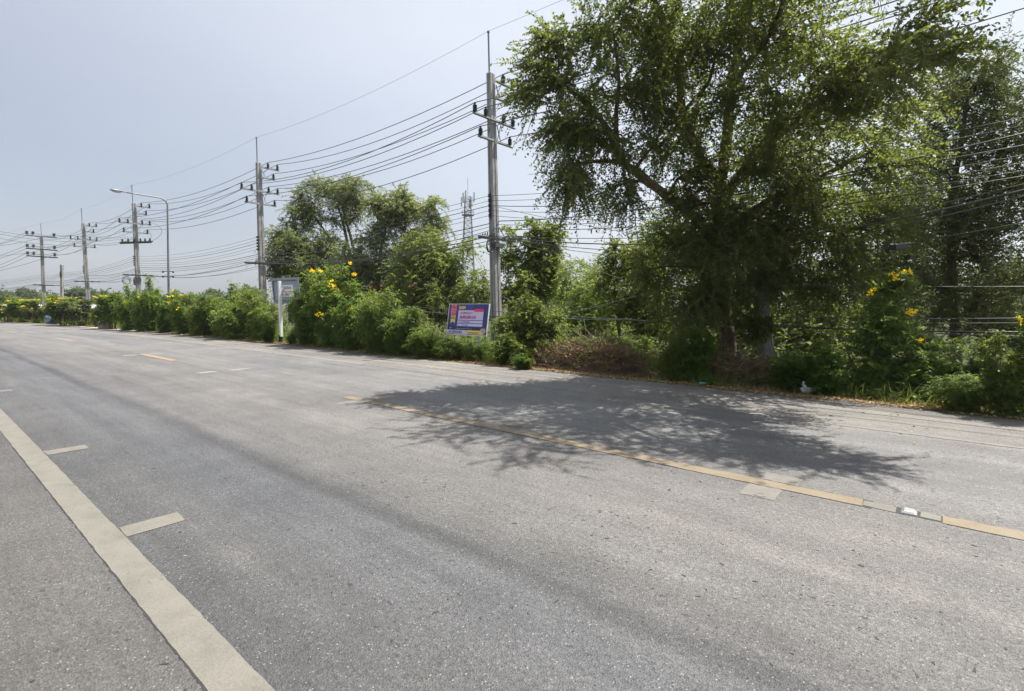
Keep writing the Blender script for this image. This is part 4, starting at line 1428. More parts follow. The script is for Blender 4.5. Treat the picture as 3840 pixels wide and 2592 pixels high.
big = [
    (2065, 340, 9.7, 0.66, 0.7, 0.36, 170, lft), (2085, 195, 9.9, 0.6, 0.7, 0.26, 120, lft), (2330, 110, 10.1, 0.85, 1.0, 0.5, 240), (2330, 330, 10.1, 1.0, 1.0, 0.55, 260),
    (2160, 470, 9.8, 0.55, 0.7, 0.36, 150, lft), (2145, 620, 9.8, 0.38, 0.5, 0.45, 140, dwn), (2250, 540, 10.0, 0.6, 0.7, 0.5, 150, dwn), (2340, 690, 10.4, 0.5, 0.5, 0.4, 100, dwn), (2440, 560, 10.5, 0.5, 0.7, 0.5, 110),
    (2540, 200, 10.2, 1.15, 1.2, 0.9, 330), (2600, 430, 10.8, 0.9, 1.0, 0.75, 200), (2740, 90, 9.8, 1.3, 1.4, 0.9, 300), (2930, 130, 9.0, 1.0, 1.2, 0.7, 220),
    (2880, 340, 10.0, 1.1, 1.1, 0.9, 280), (3060, 260, 8.2, 0.75, 0.9, 0.45, 170, rgt), (3230, 280, 7.2, 0.5, 0.8, 0.26, 80, rgt), (3350, 215, 6.6, 0.35, 0.6, 0.14, 40, rgt),
    (3170, 450, 8.4, 0.7, 0.9, 0.4, 140, rgt), (3040, 560, 10.0, 1.05, 1.1, 0.7, 260), (3250, 610, 9.6, 0.6, 0.8, 0.45, 130, rgt), 
    (2800, 590, 11.4, 1.2, 1.0, 0.9, 280), (2540, 670, 11.4, 0.75, 0.9, 0.6, 170), (2590, 850, 11.8, 0.9, 0.9, 0.8, 260), (2490, 1000, 12.3, 0.65, 0.8, 0.8, 210),
    (2850, 830, 11.2, 1.1, 0.9, 0.9, 300), (3090, 790, 10.8, 1.0, 1.0, 0.9, 300), (2720, 1070, 11.3, 0.8, 0.5, 0.55, 190), (2980, 1040, 11.2, 1.0, 0.7, 0.8, 280), (3230, 860, 10.6, 0.8, 0.9, 0.8, 210),
    (2540, 1180, 12.4, 0.6, 0.7, 0.6, 150), (2640, 1120, 11.4, 0.55, 0.4, 0.5, 150), (2720, 930, 11.0, 0.7, 0.4, 0.6, 170), (2660, 760, 11.0, 0.6, 0.4, 0.5, 110), (2950, 700, 10.6, 0.9, 0.7, 0.7, 180), (3420, 250, 6.2, 0.3, 0.5, 0.14, 35, rgt), (3400, 120, 6.2, 0.25, 0.5, 0.12, 25, rgt), (3150, 1040, 11.0, 0.8, 0.7, 0.7, 200),
    (2420, -130, 9.4, 1.1, 1.0, 0.7, 220), (3720, -330, 6.4, 1.0, 0.7, 0.35, 150), (3420, -360, 6.6, 0.9, 0.8, 0.4, 110), (2780, -170, 8.6, 1.5, 1.5, 0.9, 190), (2960, -130, 8.0, 0.9, 1.2, 0.5, 100), (2700, -450, 8.0, 1.6, 1.5, 0.8, 150), (3000, -420, 7.4, 1.4, 1.4, 0.7, 130)  # out of view above; the two rightmost added to shade the road
]
tree('roadside_tree', 'huge spreading tree overhanging the road and shading it', big_paths, big, M['leaf_big'], M['bark'], k=28, ll=0.056, lw=0.036, sl=0.60, dens=1.2, droop=0.34, up=0.12, tight=0.27, sub=9, twig_r=0.0045, flat=0.45)

# bare hanging branch before the trunk
b = MB()
b.tube([P(2712, 1000, 11.6), P(2705, 1060, 11.5), P(2690, 1100, 11.4), P(2662, 1140, 11.3), P(2600, 1170, 11.2), P(2560, 1210, 11.2)], [0.03, 0.028, 0.025, 0.022, 0.018, 0.008], 6)
b.tube([P(2665, 1136, 11.3), P(2640, 1150, 11.25), P(2600, 1195, 11.2)], [0.014, 0.012, 0.006], 5)
tag(b.build('dead_branch', M['bark'], smooth=True, origin=P(2712, 1000, 11.6)), 'bare crooked dead branch hanging left of the big trunk', 'branch')

# ================================================================ the right hand tree and the dark wood behind
tree('dark_tree', 'tall dark tree behind the wires beyond the shaded thicket',
     [([P(3590, 1390, 12.2), P(3575, 1100, 12), P(3560, 850, 11.6), P(3600, 560, 11), P(3640, 300, 10.4)], 0.11, 0.025), ([P(3570, 950, 11.8), P(3700, 700, 11), P(3800, 480, 10.4)], 0.06, 0.02)],
     [(3565, 360, 10.4, 0.4, 0.6, 0.4, 90, (0, 0, 0.3)), (3690, 330, 10.2, 0.35, 0.6, 0.45, 90, (0, 0, 0.4)), (3800, 390, 10.2, 0.5, 0.7, 0.55, 130, (0, 0, 0.3)), (3520, 1080, 11.8, 0.7, 0.6, 0.5, 140), (3660, 1090, 11.8, 0.8, 0.6, 0.5, 150), (3560, 1190, 11.9, 0.6, 0.5, 0.4, 100), (3700, 1210, 11.7, 0.6, 0.5, 0.4, 100), (3790, 1080, 11.2, 0.7, 0.6, 0.6, 130), (3600, 480, 10.6, 0.9, 0.9, 0.7, 230), (3790, 560, 10.4, 1.0, 1.0, 0.9, 260),
      (3550, 640, 11.0, 0.8, 0.9, 0.7, 200), (3700, 760, 10.8, 1.1, 1.0, 0.9, 280), (3500, 800, 11.8, 0.8, 0.8, 0.7, 190), (3820, 850, 10.6, 1.0, 1.0, 0.9, 240), (3640, 960, 11.4, 1.0, 0.9, 0.7, 230),
      (3480, 600, 11.4, 0.45, 0.6, 0.4, 80), (3900, 680, 10.6, 0.8, 0.9, 0.9, 150)],
     M['leaf_olive'], M['bark'], k=24, ll=0.06, lw=0.032, sl=0.62, dens=1.15, droop=0.15, up=0.3, twig_r=0.0045, tight=0.36, sub=8)

wood = [
    ('thicket_tree', 'shaded dense tree behind the gap between the two largest trees', [P(3330, 1330, 16), P(3320, 1000, 16), P(3330, 700, 16)],
     [(3280, 720, 16, 1.2, 1.2, 1.1, 210), (3400, 800, 16, 1.1, 1.1, 1.0, 190), (3300, 950, 15.8, 1.4, 1.2, 1.2, 240), (3450, 1000, 16, 1.2, 1.1, 1.0, 210), (3380, 1120, 15.8, 1.3, 1.1, 0.9, 220), (3440, 650, 15.5, 0.6, 0.7, 0.5, 70)], M['leaf_dark']),
    ('thicket_tree', 'leafy tree filling the shade behind the big trunk', [P(2900, 1340, 15.5), P(2880, 1000, 15.5), P(2900, 800, 15.5)],
     [(2800, 860, 15.5, 1.4, 1.2, 1.2, 230), (2980, 900, 15.5, 1.4, 1.2, 1.2, 230), (2740, 1030, 15.2, 1.3, 1.1, 1.1, 220), (2920, 1080, 15.2, 1.4, 1.1, 1.1, 230), (3080, 1120, 15.2, 1.3, 1.1, 1.0, 220), (2640, 900, 15.4, 1.1, 1.0, 1.0, 170)], M['leaf_dark']),
    ('thicket_tree', 'low dark tree in the gap under the wires near the right hand trees', [P(3700, 1400, 14.5), P(3690, 1150, 14.5), P(3720, 1000, 14.5)],
     [(3680, 1130, 14.5, 1.1, 1.0, 0.8, 180), (3830, 1100, 14.5, 1.1, 1.0, 1.0, 180), (3760, 1250, 14.2, 0.7, 0.7, 0.5, 90), (3950, 1230, 14, 1.1, 0.9, 0.9, 150), (3860, 1300, 13.8, 0.8, 0.8, 0.7, 120)], M['leaf_dark']),
    ('thicket_tree', 'shaded scrubby tree behind the foot of the big trunk', [P(2560, 1370, 15), P(2560, 1200, 15), P(2570, 1080, 15)],
     [(2520, 1120, 15, 1.0, 0.9, 0.9, 150), (2640, 1200, 14.6, 1.1, 0.9, 0.9, 180), (2780, 1260, 14.4, 1.1, 0.9, 0.8, 180), (2960, 1280, 14.2, 1.1, 0.9, 0.8, 180), (3120, 1270, 14.2, 1.0, 0.9, 0.9, 170)], M['leaf_big']),
    ('thicket_tree', 'wide leafy tree deep in the wood behind the big trunk', [P(2850, 1270, 21), P(2850, 1100, 21), P(2860, 950, 21)],
     [(2600, 1180, 21, 1.5, 1.2, 1.0, 150), (2750, 1120, 21, 1.5, 1.2, 1.1, 150), (2900, 1180, 21, 1.5, 1.2, 1.1, 150), (3050, 1130, 21, 1.5, 1.2, 1.1, 150), (2680, 1250, 20, 1.4, 1.0, 0.8, 130), (2850, 1260, 20, 1.4, 1.0, 0.8, 130), (3020, 1250, 20, 1.4, 1.0, 0.8, 130)], M['leaf_dark']),
    ('thicket_tree', 'wide leafy tree deep in the wood behind the flowering spire shrub', [P(3300, 1280, 21), P(3300, 1100, 21), P(3310, 950, 21)],
     [(3180, 1180, 21, 1.5, 1.2, 1.1, 150), (3330, 1130, 21, 1.5, 1.2, 1.1, 150), (3480, 1120, 21, 1.4, 1.2, 0.9, 150), (3650, 1130, 21, 1.5, 1.2, 1.1, 150), (3200, 1260, 20, 1.4, 1.0, 0.8, 130), (3350, 1270, 20, 1.3, 1.0, 0.8, 130), (3800, 1170, 21, 1.5, 1.2, 1.2, 150), (3700, 1270, 20, 0.9, 1.0, 0.7, 90), (3860, 1270, 20, 1.2, 1.0, 0.8, 110), (3980, 1150, 21, 1.5, 1.2, 1.2, 130)], M['leaf_dark']),
    ('thicket_tree', 'leafy mass between the palm and the brush heap', [P(2280, 1260, 23), P(2280, 1180, 23), P(2290, 1120, 23)],
     [(2180, 1190, 23, 1.0, 1.0, 0.7, 120), (2300, 1170, 23, 1.1, 1.0, 0.8, 130), (2420, 1170, 23, 1.1, 1.0, 0.9, 130), (2230, 1110, 24, 0.8, 0.8, 0.5, 80), (2130, 1130, 24, 0.8, 0.8, 0.6, 100), (2100, 1200, 23, 0.9, 1.0, 0.7, 110), (2250, 1240, 22, 1.1, 1.0, 0.6, 120), (2380, 1240, 22, 1.1, 1.0, 0.7, 120)], M['leaf_far']),
    ('thicket_tree', 'dim leafy mass behind the price board and its pole', [P(1760, 1260, 24), P(1760, 1180, 24), P(1770, 1120, 24)],
     [(1680, 1190, 24, 1.1, 1.0, 0.7, 130), (1780, 1160, 24, 1.0, 1.0, 0.8, 130), (1880, 1180, 24, 1.0, 1.0, 0.8, 130), (1960, 1210, 23, 0.9, 1.0, 0.6, 110), (1590, 1190, 25, 1.1, 1.0, 0.7, 120), (1500, 1190, 25, 1.1, 1.0, 0.6, 110), (1400, 1180, 26, 1.2, 1.0, 0.7, 120), (1300, 1180, 26, 1.2, 1.0, 0.7, 120)], M['leaf_far']),
]
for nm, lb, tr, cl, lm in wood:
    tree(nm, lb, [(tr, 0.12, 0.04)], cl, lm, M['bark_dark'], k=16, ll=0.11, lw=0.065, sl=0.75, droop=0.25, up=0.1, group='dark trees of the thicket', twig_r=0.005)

# ================================================================ the trees left of the price board
tree('feathery_tree', 'tallest thin stemmed tree with a flat feathery crown left of the mast',
     [([P(1335, 1210, 30), P(1318, 1000, 30), P(1290, 850, 30), P(1265, 770, 30)], 0.14, 0.04), ([P(1345, 1210, 30), P(1330, 950, 30), P(1288, 790, 30), P(1300, 690, 30)], 0.12, 0.03), ([P(1325, 1060, 30), P(1240, 900, 30), P(1170, 800, 30)], 0.08, 0.03)],
     [(1245, 700, 30, 1.1, 1.0, 0.55, 150), (1320, 690, 30, 0.9, 0.9, 0.5, 130), (1160, 750, 30, 0.9, 0.8, 0.45, 110), (1110, 790, 30, 0.6, 0.7, 0.35, 60), (1350, 750, 30, 0.6, 0.7, 0.5, 70), (1260, 770, 30, 0.9, 0.8, 0.4, 80), (1190, 820, 30, 0.9, 0.8, 0.4, 80), (1330, 820, 30, 0.6, 0.6, 0.4, 50), (1130, 850, 30, 0.5, 0.5, 0.35, 40)],
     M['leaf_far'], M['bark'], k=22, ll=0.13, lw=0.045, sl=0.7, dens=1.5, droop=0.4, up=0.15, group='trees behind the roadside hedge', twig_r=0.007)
tree('feathery_tree', 'broad bushy tree beside the second concrete pole',
     [([P(1090, 1200, 29), P(1085, 1000, 29), P(1080, 900, 29)], 0.12, 0.04)],
     [(1050, 880, 29, 0.9, 0.9, 0.7, 170), (1110, 900, 29, 0.8, 0.8, 0.7, 150), (1030, 960, 29, 0.7, 0.8, 0.7, 130), (1120, 980, 28.5, 1.1, 0.9, 0.8, 210), (1060, 1040, 28.5, 1.0, 0.9, 0.7, 180), (1180, 1010, 28.5, 1.1, 0.9, 0.9, 220), (1240, 950, 29, 0.9, 0.9, 0.9, 170), (1230, 1060, 28, 1.1, 0.9, 0.8, 200), (1150, 1090, 28, 1.1, 0.9, 0.7, 190)],
     M['leaf_far'], M['bark'], k=22, ll=0.13, lw=0.05, sl=0.65, dens=1.4, droop=0.4, group='trees behind the roadside hedge', twig_r=0.006)
tree('feathery_tree', 'tall round topped tree with creepers between the hedge and the mast',
     [([P(1425, 1210, 28), P(1420, 1000, 28), P(1445, 850, 28), P(1440, 760, 28)], 0.13, 0.04), ([P(1510, 1210, 28), P(1515, 980, 28), P(1520, 800, 28)], 0.09, 0.03)],
     [(1420, 780, 28, 0.8, 0.8, 0.7, 150), (1500, 760, 28, 0.9, 0.9, 0.65, 180), (1560, 800, 28, 0.5, 0.6, 0.6, 80), (1470, 850, 28, 1.1, 0.9, 0.8, 210), (1400, 900, 28, 0.7, 0.8, 0.7, 130), (1550, 890, 28, 0.7, 0.7, 0.7, 120), (1370, 980, 27.8, 0.9, 0.8, 0.8, 160), (1480, 970, 27.8, 1.1, 0.9, 0.9, 210), (1400, 1080, 27.5, 1.0, 0.8, 0.8, 180), (1480, 1080, 27.3, 1.1, 0.8, 0.8, 180), (1300, 960, 28, 0.9, 0.8, 0.8, 140), (1270, 1080, 27.6, 1.0, 0.8, 0.8, 150), (1340, 1050, 28, 0.6, 0.7, 0.9, 90)],
     M['leaf_far'], M['bark'], k=22, ll=0.125, lw=0.05, sl=0.6, dens=1.45, droop=0.45, group='trees behind the roadside hedge', twig_r=0.006)
tree('feathery_tree', 'slender drooping tree right beside the lattice mast',
     [([P(1575, 1180, 27), P(1585, 1000, 27), P(1600, 880, 27), P(1632, 780, 27)], 0.08, 0.03)],
     [(1625, 770, 27, 0.5, 0.5, 0.4, 80, (0, 0, -0.3)), (1650, 840, 27, 0.42, 0.5, 0.5, 80, (0, 0, -0.4)), (1610, 830, 27, 0.35, 0.4, 0.4, 45, (0, 0, -0.4)), (1640, 910, 27, 0.4, 0.4, 0.3, 40)],
     M['leaf_far'], M['bark'], k=16, ll=0.15, lw=0.055, sl=0.55, droop=0.6, group='trees behind the roadside hedge', twig_r=0.006)
tree('creeper_tree', 'yellowish creeper covered tree left of the price board pole',
     [([P(1640, 1200, 24), P(1640, 1050, 24), P(1640, 950, 24)], 0.10, 0.04), ([P(1560, 1200, 24.5), P(1575, 1000, 24.5)], 0.06, 0.03)],
     [(1620, 950, 24, 0.75, 0.7, 0.5, 150), (1685, 960, 24, 0.55, 0.6, 0.5, 110), (1580, 1000, 24.3, 0.7, 0.7, 0.7, 140), (1660, 1040, 24, 0.7, 0.6, 0.7, 140), (1600, 900, 25, 0.8, 0.7, 0.6, 120), (1530, 980, 25.5, 0.9, 0.8, 0.8, 150), (1560, 1080, 24, 0.8, 0.7, 0.7, 140), (1710, 1060, 24, 0.4, 0.5, 0.6, 70), (1500, 1060, 25, 0.8, 0.7, 0.8, 130), (1640, 1120, 23.5, 0.8, 0.7, 0.6, 130), (1770, 1080, 23, 0.6, 0.6, 0.7, 100), (1770, 930, 23.5, 0.5, 0.5, 0.3, 30)],
     M['leaf_lime'], M['bark'], k=20, ll=0.11, lw=0.055, sl=0.6, dens=1.5, droop=0.5, group='trees behind the roadside hedge', twig_r=0.006)
tree('creeper_tree', 'domed creeper smothered tree right of the concrete pole',
     [([P(2000, 1250, 22), P(2010, 1050, 22), P(2030, 900, 22)], 0.10, 0.04)],
     [(2040, 900, 22, 0.6, 0.6, 0.35, 120), (1985, 870, 22, 0.35, 0.4, 0.3, 40), (2080, 870, 22, 0.3, 0.4, 0.25, 35), (1975, 950, 22, 0.5, 0.5, 0.5, 100), (2060, 980, 22, 0.55, 0.6, 0.6, 150), (2010, 1040, 21.8, 0.7, 0.6, 0.6, 170), (2070, 1070, 21.8, 0.5, 0.5, 0.5, 110), (1960, 1090, 21.5, 0.6, 0.6, 0.6, 130), (1915, 990, 22, 0.45, 0.5, 0.5, 70), (1900, 1090, 21.5, 0.5, 0.5, 0.5, 80), (1920, 890, 22, 0.3, 0.4, 0.3, 25)],
     M['leaf_lime'], M['bark_dark'], k=20, ll=0.095, lw=0.06, sl=0.5, dens=1.8, droop=0.5, group='trees behind the roadside hedge', twig_r=0.005)
tree('creeper_tree', 'sunlit lime green scrubby tree before the big trunk with a tall wispy top',
     [([P(2330, 1330, 16.5), P(2310, 1150, 16.5), P(2300, 1000, 16.5), P(2295, 900, 16.5)], 0.05, 0.02), ([P(2430, 1330, 16), P(2410, 1150, 16), P(2400, 1000, 16)], 0.06, 0.02)],
     [(2370, 960, 16.5, 0.5, 0.5, 0.4, 130), (2300, 950, 16.5, 0.28, 0.35, 0.4, 50), (2430, 960, 16, 0.45, 0.5, 0.4, 110), (2370, 1060, 16.3, 0.55, 0.5, 0.5, 150), (2450, 1060, 16, 0.45, 0.5, 0.5, 110), (2290, 1060, 16.8, 0.4, 0.5, 0.5, 90), (2340, 1150, 16, 0.6, 0.5, 0.5, 150), (2440, 1160, 15.8, 0.5, 0.5, 0.5, 120), (2270, 1010, 17, 0.25, 0.3, 0.25, 25), (2430, 900, 16, 0.3, 0.3, 0.2, 25), (2460, 1260, 15.2, 0.5, 0.5, 0.45, 100)],
     M['leaf_lime'], M['bark'], k=20, ll=0.075, lw=0.045, sl=0.48, dens=1.6, droop=0.45, group='trees behind the roadside hedge', twig_r=0.004)
tree('creeper_tree', 'low pale green scrub tree in front of the palm',
     [([P(2200, 1330, 19), P(2200, 1200, 19), P(2210, 1100, 19)], 0.06, 0.02)],
     [(2140, 1090, 20, 0.5, 0.5, 0.4, 90), (2210, 1100, 19, 0.5, 0.5, 0.45, 110), (2260, 1150, 18.5, 0.5, 0.5, 0.5, 120), (2160, 1180, 18.8, 0.6, 0.5, 0.5, 130), (2240, 1240, 18, 0.6, 0.5, 0.5, 130), (2120, 1010, 20, 0.25, 0.3, 0.3, 25), (2160, 1000, 20.5, 0.2, 0.3, 0.25, 18), (2120, 1250, 18.5, 0.6, 0.5, 0.5, 120)],
     M['leaf_fern'], M['bark'], k=20, ll=0.085, lw=0.045, sl=0.5, dens=1.5, droop=0.45, group='trees behind the roadside hedge', twig_r=0.004)
tree('small_tree', 'small glossy tree with bright yellow green top right of the price board',
     [([P(2030, 1380, 14.2), P(2005, 1310, 14.2), P(1985, 1240, 14.2), P(1965, 1170, 14.2)], 0.10, 0.04)],
     [(1950, 1150, 14.2, 0.30, 0.35, 0.25, 100), (2000, 1175, 14.2, 0.30, 0.35, 0.25, 100), (1930, 1215, 14.1, 0.35, 0.4, 0.3, 110), (2020, 1225, 14.1, 0.4, 0.4, 0.3, 130), (2070, 1200, 14.1, 0.25, 0.3, 0.25, 60), (1965, 1270, 14, 0.4, 0.4, 0.3, 110), (2070, 1270, 14, 0.35, 0.4, 0.3, 90), (1920, 1300, 13.6, 0.3, 0.3, 0.3, 80)],
     M['leaf_lime'], M['bark_dark'], k=16, ll=0.085, lw=0.045, sl=0.32, droop=0.4, twig_r=0.004)

# ================================================================ roadside shrubs
def pinnate(S, D, L, k, ll, lw, droop=0.5):
    return spray(S, D, L, k, ll, lw, droop, spread=1.0, flat=0.8, tip=0.35)


def make_shrub(name, leaf, n, k, ll, lw, sl, blossoms=0, stems=12, trunk_h=0.0, droop=0.45):
    """a shrub about 2 m wide and 2 m tall standing on the origin"""
    r_ = thing(name, 'x', 'shrub', ZERO, 'shrubs along the roadside')
    sb = MB()
    tips = []
    for i in range(stems):
        a_ = 2 * math.pi * (i + rng.random()) / stems
        rr = 0.25 + 0.65 * rng.random()
        h = 2.9 * (1.0 - 0.42 * rr ** 2) * (0.52 + 0.52 * rng.random())
        b0 = np.array([0.12 * math.cos(a_), 0.12 * math.sin(a_), -0.1])
        mid = np.array([0.3 * rr * math.cos(a_), 0.3 * rr * math.sin(a_), h * 0.6])
        tip = np.array([rr * math.cos(a_), rr * math.sin(a_), h])
        pts = bez(b0, mid, tip, 8)
        sb.tube(pts, np.linspace(0.028, 0.006, 8), 5)
        tips.append(pts)
    sb.build('stems', M['bark'], r_, smooth=True)
    S, D = [], []
    for i in range(n):
        pts = tips[rng.integers(0, stems)]
        u = trunk_h + (1 - trunk_h) * rng.random() ** 0.8
        j = min(int(u * 7), 6)
        p = pts[j] + (pts[j + 1] - pts[j]) * (u * 7 - j)
        rad = np.array([p[0], p[1], 0])
        d = unit(unit(rad + 1e-6) * 0.6 + rng.normal(size=3) * np.array([0.75, 0.75, 0.5]) + UP * 0.22)
        p = p + rng.normal(size=3) * np.array([0.13, 0.13, 0.09]) * (1 - u * 0.5)
        p[2] = max(0.08, p[2])
        S.append(p)
        D.append(d)
    S, D = np.array(S), np.array(D)
    L = sl * (0.6 + 0.8 * rng.random(n))
    q, t = pinnate(S, D, L, k, ll, lw, droop)
    keep = q[:, :, 2].min(axis=1) > 0.0
    qobj('foliage', q[keep], t[keep], [leaf], r_)
    if blossoms:
        idx = rng.integers(0, stems, blossoms)
        cs = [tips[i][-1] + rng.normal(size=3) * np.array([0.2, 0.2, 0.12]) + UP * (0.06 - 0.5 * rng.random() ** 2 * (k_ % 3 > 0)) for k_, i in enumerate(idx)]
        q, t = blossom_quads(cs, [0.05 + 0.07 * rng.random() for _ in cs])
        qobj('blossoms', q, t, [M['blossom']], r_)
    return r_


KINDS = {
    'fern_a': make_shrub('feathery_shrub', M['leaf_fern'], 1250, 16, 0.115, 0.036, 0.48),
    'fern_b': make_shrub('feathery_shrub', M['leaf_fern'], 1150, 16, 0.120, 0.038, 0.54, stems=9),
    'bell_a': make_shrub('flowering_shrub', M['leaf_shrub'], 1350, 14, 0.100, 0.040, 0.32, blossoms=22, stems=14, droop=0.5),
    'bell_b': make_shrub('flowering_shrub', M['leaf_shrub'], 1250, 14, 0.105, 0.044, 0.34, blossoms=2, stems=11, droop=0.5),
    'bell_c': make_shrub('flowering_tree', M['leaf_olive'], 950, 13, 0.14, 0.065, 0.38, blossoms=18, stems=7, trunk_h=0.42, droop=0.4),
    'bell_d': make_shrub('flowering_tree', M['leaf_shrub'], 950, 13, 0.14, 0.065, 0.38, blossoms=26, stems=6, trunk_h=0.38, droop=0.4),
    'leafy': make_shrub('leafy_shrub', M['leaf_shrub'], 1000, 12, 0.105, 0.065, 0.32, stems=11, droop=0.5),
    'lime': make_shrub('leafy_shrub', M['leaf_lime'], 950, 13, 0.09, 0.055, 0.32, stems=10, droop=0.5),
}
used = {k: False for k in KINDS}
shrubs = [
    # px, base py, top py, width px, kind, label
    (20, 1207, 1135, 90, 'bell_c', 'pale yellow flowered bush at the far left end of the verge'),
    (92, 1209, 1112, 125, 'bell_d', 'flowering tree with yellow bells and thin trunks left of the farthest power pole'),
    (150, 1211, 1125, 80, 'bell_c', 'small flowering tree with slanting trunk just before the farthest power pole'),
    (236, 1220, 1103, 115, 'bell_d', 'yellow flowering tree at the foot of the short bare post'),
    (305, 1222, 1112, 120, 'bell_c', 'dark leaved flowering tree before the slim fourth pole'),
    (372, 1226, 1158, 50, 'bell_b', 'low flowering bush by the white gate pillar'),
    (425, 1234, 1092, 105, 'bell_d', 'most densely yellow flowered tree at the near end of the driveway'),
    (492, 1239, 1078, 110, 'bell_b', 'dark green shrub right after the densely flowered tree'),
    (560, 1243, 1048, 118, 'bell_b', 'tall green shrub left of the street lamp'),
    (640, 1247, 1100, 110, 'leafy', 'dark leafy shrub at the foot of the street lamp'),
    (700, 1252, 1092, 120, 'bell_a', 'yellow dotted shrub right of the street lamp'),
    (775, 1258, 1098, 130, 'fern_a', 'feathery shrub in mid hedge with pale tips'),
    (850, 1263, 1072, 150, 'bell_b', 'dark glossy shrub in the middle of the hedge'),
    (925, 1270, 1056, 160, 'fern_b', 'large feathery shrub left of the white sign post'),
    (1000, 1277, 1125, 110, 'fern_a', 'feathery shrub hugging the left side of the white sign post'),
    (1010, 1284, 1212, 70, 'leafy', 'low leafy bush at the foot of the white sign post'),
    (1158, 1294, 1045, 150, 'bell_b', 'shrub growing over the right half of the grey road sign'),
    (1100, 1291, 1230, 60, 'lime', 'small bright sapling close right of the black post foot'),
    (1245, 1300, 992, 200, 'bell_a', 'tallest shrub topped with clusters of yellow bells'),
    (1345, 1312, 1075, 170, 'bell_b', 'dense green shrub right of the tallest flowering one'),
    (1428, 1322, 1060, 170, 'fern_b', 'light feathery shrub with a tall pointed top'),
    (1520, 1331, 1140, 170, 'fern_a', 'low feathery shrub left of the price board'),
    (1600, 1341, 1210, 130, 'fern_b', 'feathery shrub touching the left edge of the price board'),
    (1700, 1346, 1262, 130, 'fern_a', 'green shrub right behind the left leg of the price board'),
    (1775, 1351, 1275, 110, 'fern_b', 'feathery bush between the two legs of the price board'),
    (1885, 1366, 1265, 90, 'leafy', 'bright leafed bush climbing at the foot of the nearest power pole'),
    (1960, 1384, 1330, 90, 'leafy', 'low bush before the leaning trunk of the small glossy tree'),
    (2130, 1350, 1240, 160, 'leafy', 'dark bush behind the left end of the dry brush heap'),
    (2400, 1375, 1245, 150, 'fern_b', 'vivid feathery shrub behind the dry brush heap'),
    (2300, 1352, 1250, 140, 'leafy', 'shaded bush behind the middle of the dry brush heap'),
    (2520, 1425, 1235, 130, 'lime', 'grassy looking shrub at the right end of the brush heap'),
    (2620, 1425, 1240, 150, 'leafy', 'shaded bush left of the foot of the big tree'),
    (2960, 1462, 1330, 170, 'leafy', 'shaded bush right of the weathered pole'),
    (3080, 1475, 1290, 180, 'leafy', 'dark bush left of the flowering spire shrub'),
    (3610, 1540, 1400, 190, 'fern_a', 'low ferny bush with flat fronds beyond the flowering spire shrub'),
    (3760, 1558, 1250, 210, 'lime', 'tall green shrub behind the pale leaning stick'),
    (3900, 1572, 1060, 170, 'bell_a', 'flowering shrub reaching in behind the end of the verge on the right'),
    (2080, 1330, 1240, 150, 'bell_b', 'dark shrub under the creeper smothered dome'),
    (3440, 1450, 1330, 150, 'leafy', 'shaded bush behind the flowering spire shrub'),
    (528, 1243, 1150, 60, 'lime', 'low pale bush in front of the tall green shrub left of the street lamp'),
    (612, 1248, 1165, 55, 'bell_b', 'small bush at the asphalt between the tall green shrub and the street lamp'),
    (735, 1257, 1160, 70, 'lime', 'pale leafy bush in front of the yellow dotted shrub'),
    (888, 1268, 1150, 80, 'leafy', 'leafy bush in front of the dark glossy shrub'),
    (965, 1276, 1095, 90, 'lime', 'pale leafy shrub between the large feathery one and the sign post'),
    (1300, 1307, 1140, 110, 'fern_a', 'feathery bush at the foot of the tallest flowering shrub'),
    (1395, 1319, 1150, 90, 'lime', 'bright leafed bush in front of the dense green shrub'),
    (1480, 1328, 1180, 100, 'bell_b', 'broad leafed bush in front of the light feathery shrub'),
    (1565, 1336, 1240, 80, 'lime', 'small bright bush at the asphalt left of the price board'),
    (3560, 1470, 1370, 200, 'leafy', 'dim low bush behind the flat fronds near the right hand end'),
    (3680, 1480, 1340, 180, 'leafy', 'dim bush between the dark tree trunk and the pale leaning stick'),
    (3830, 1500, 1300, 200, 'fern_b', 'ferny bush deep behind the tall green shrub at the right hand end'),
]
bpy.context.view_layer.update()
for px, by, ty, wpx, kind, label in shrubs:
    p = G(px, by)
    p[2] = -0.06
    h = W(px, ty, p[1])[2] + 0.05
    w_ = 1.12 * wpx / F * p[1] / 2
    h = max(0.25, h) / 2.62
    lean = 1.0 + 0.1 * (rng.random() - 0.5)
    src = KINDS[kind]
    if not used[kind]:
        used[kind] = True
        o = src
        o.location = tuple(p)
        o.rotation_euler = (0, 0, rng.random() * 6.28)
        o.scale = (w_ * 1.0, w_ * lean, h)
        o['label'] = label
    else:
        o = copy_tree(src, label, p, rng.random() * 6.28, (w_ * 1.0, w_ * lean, h))

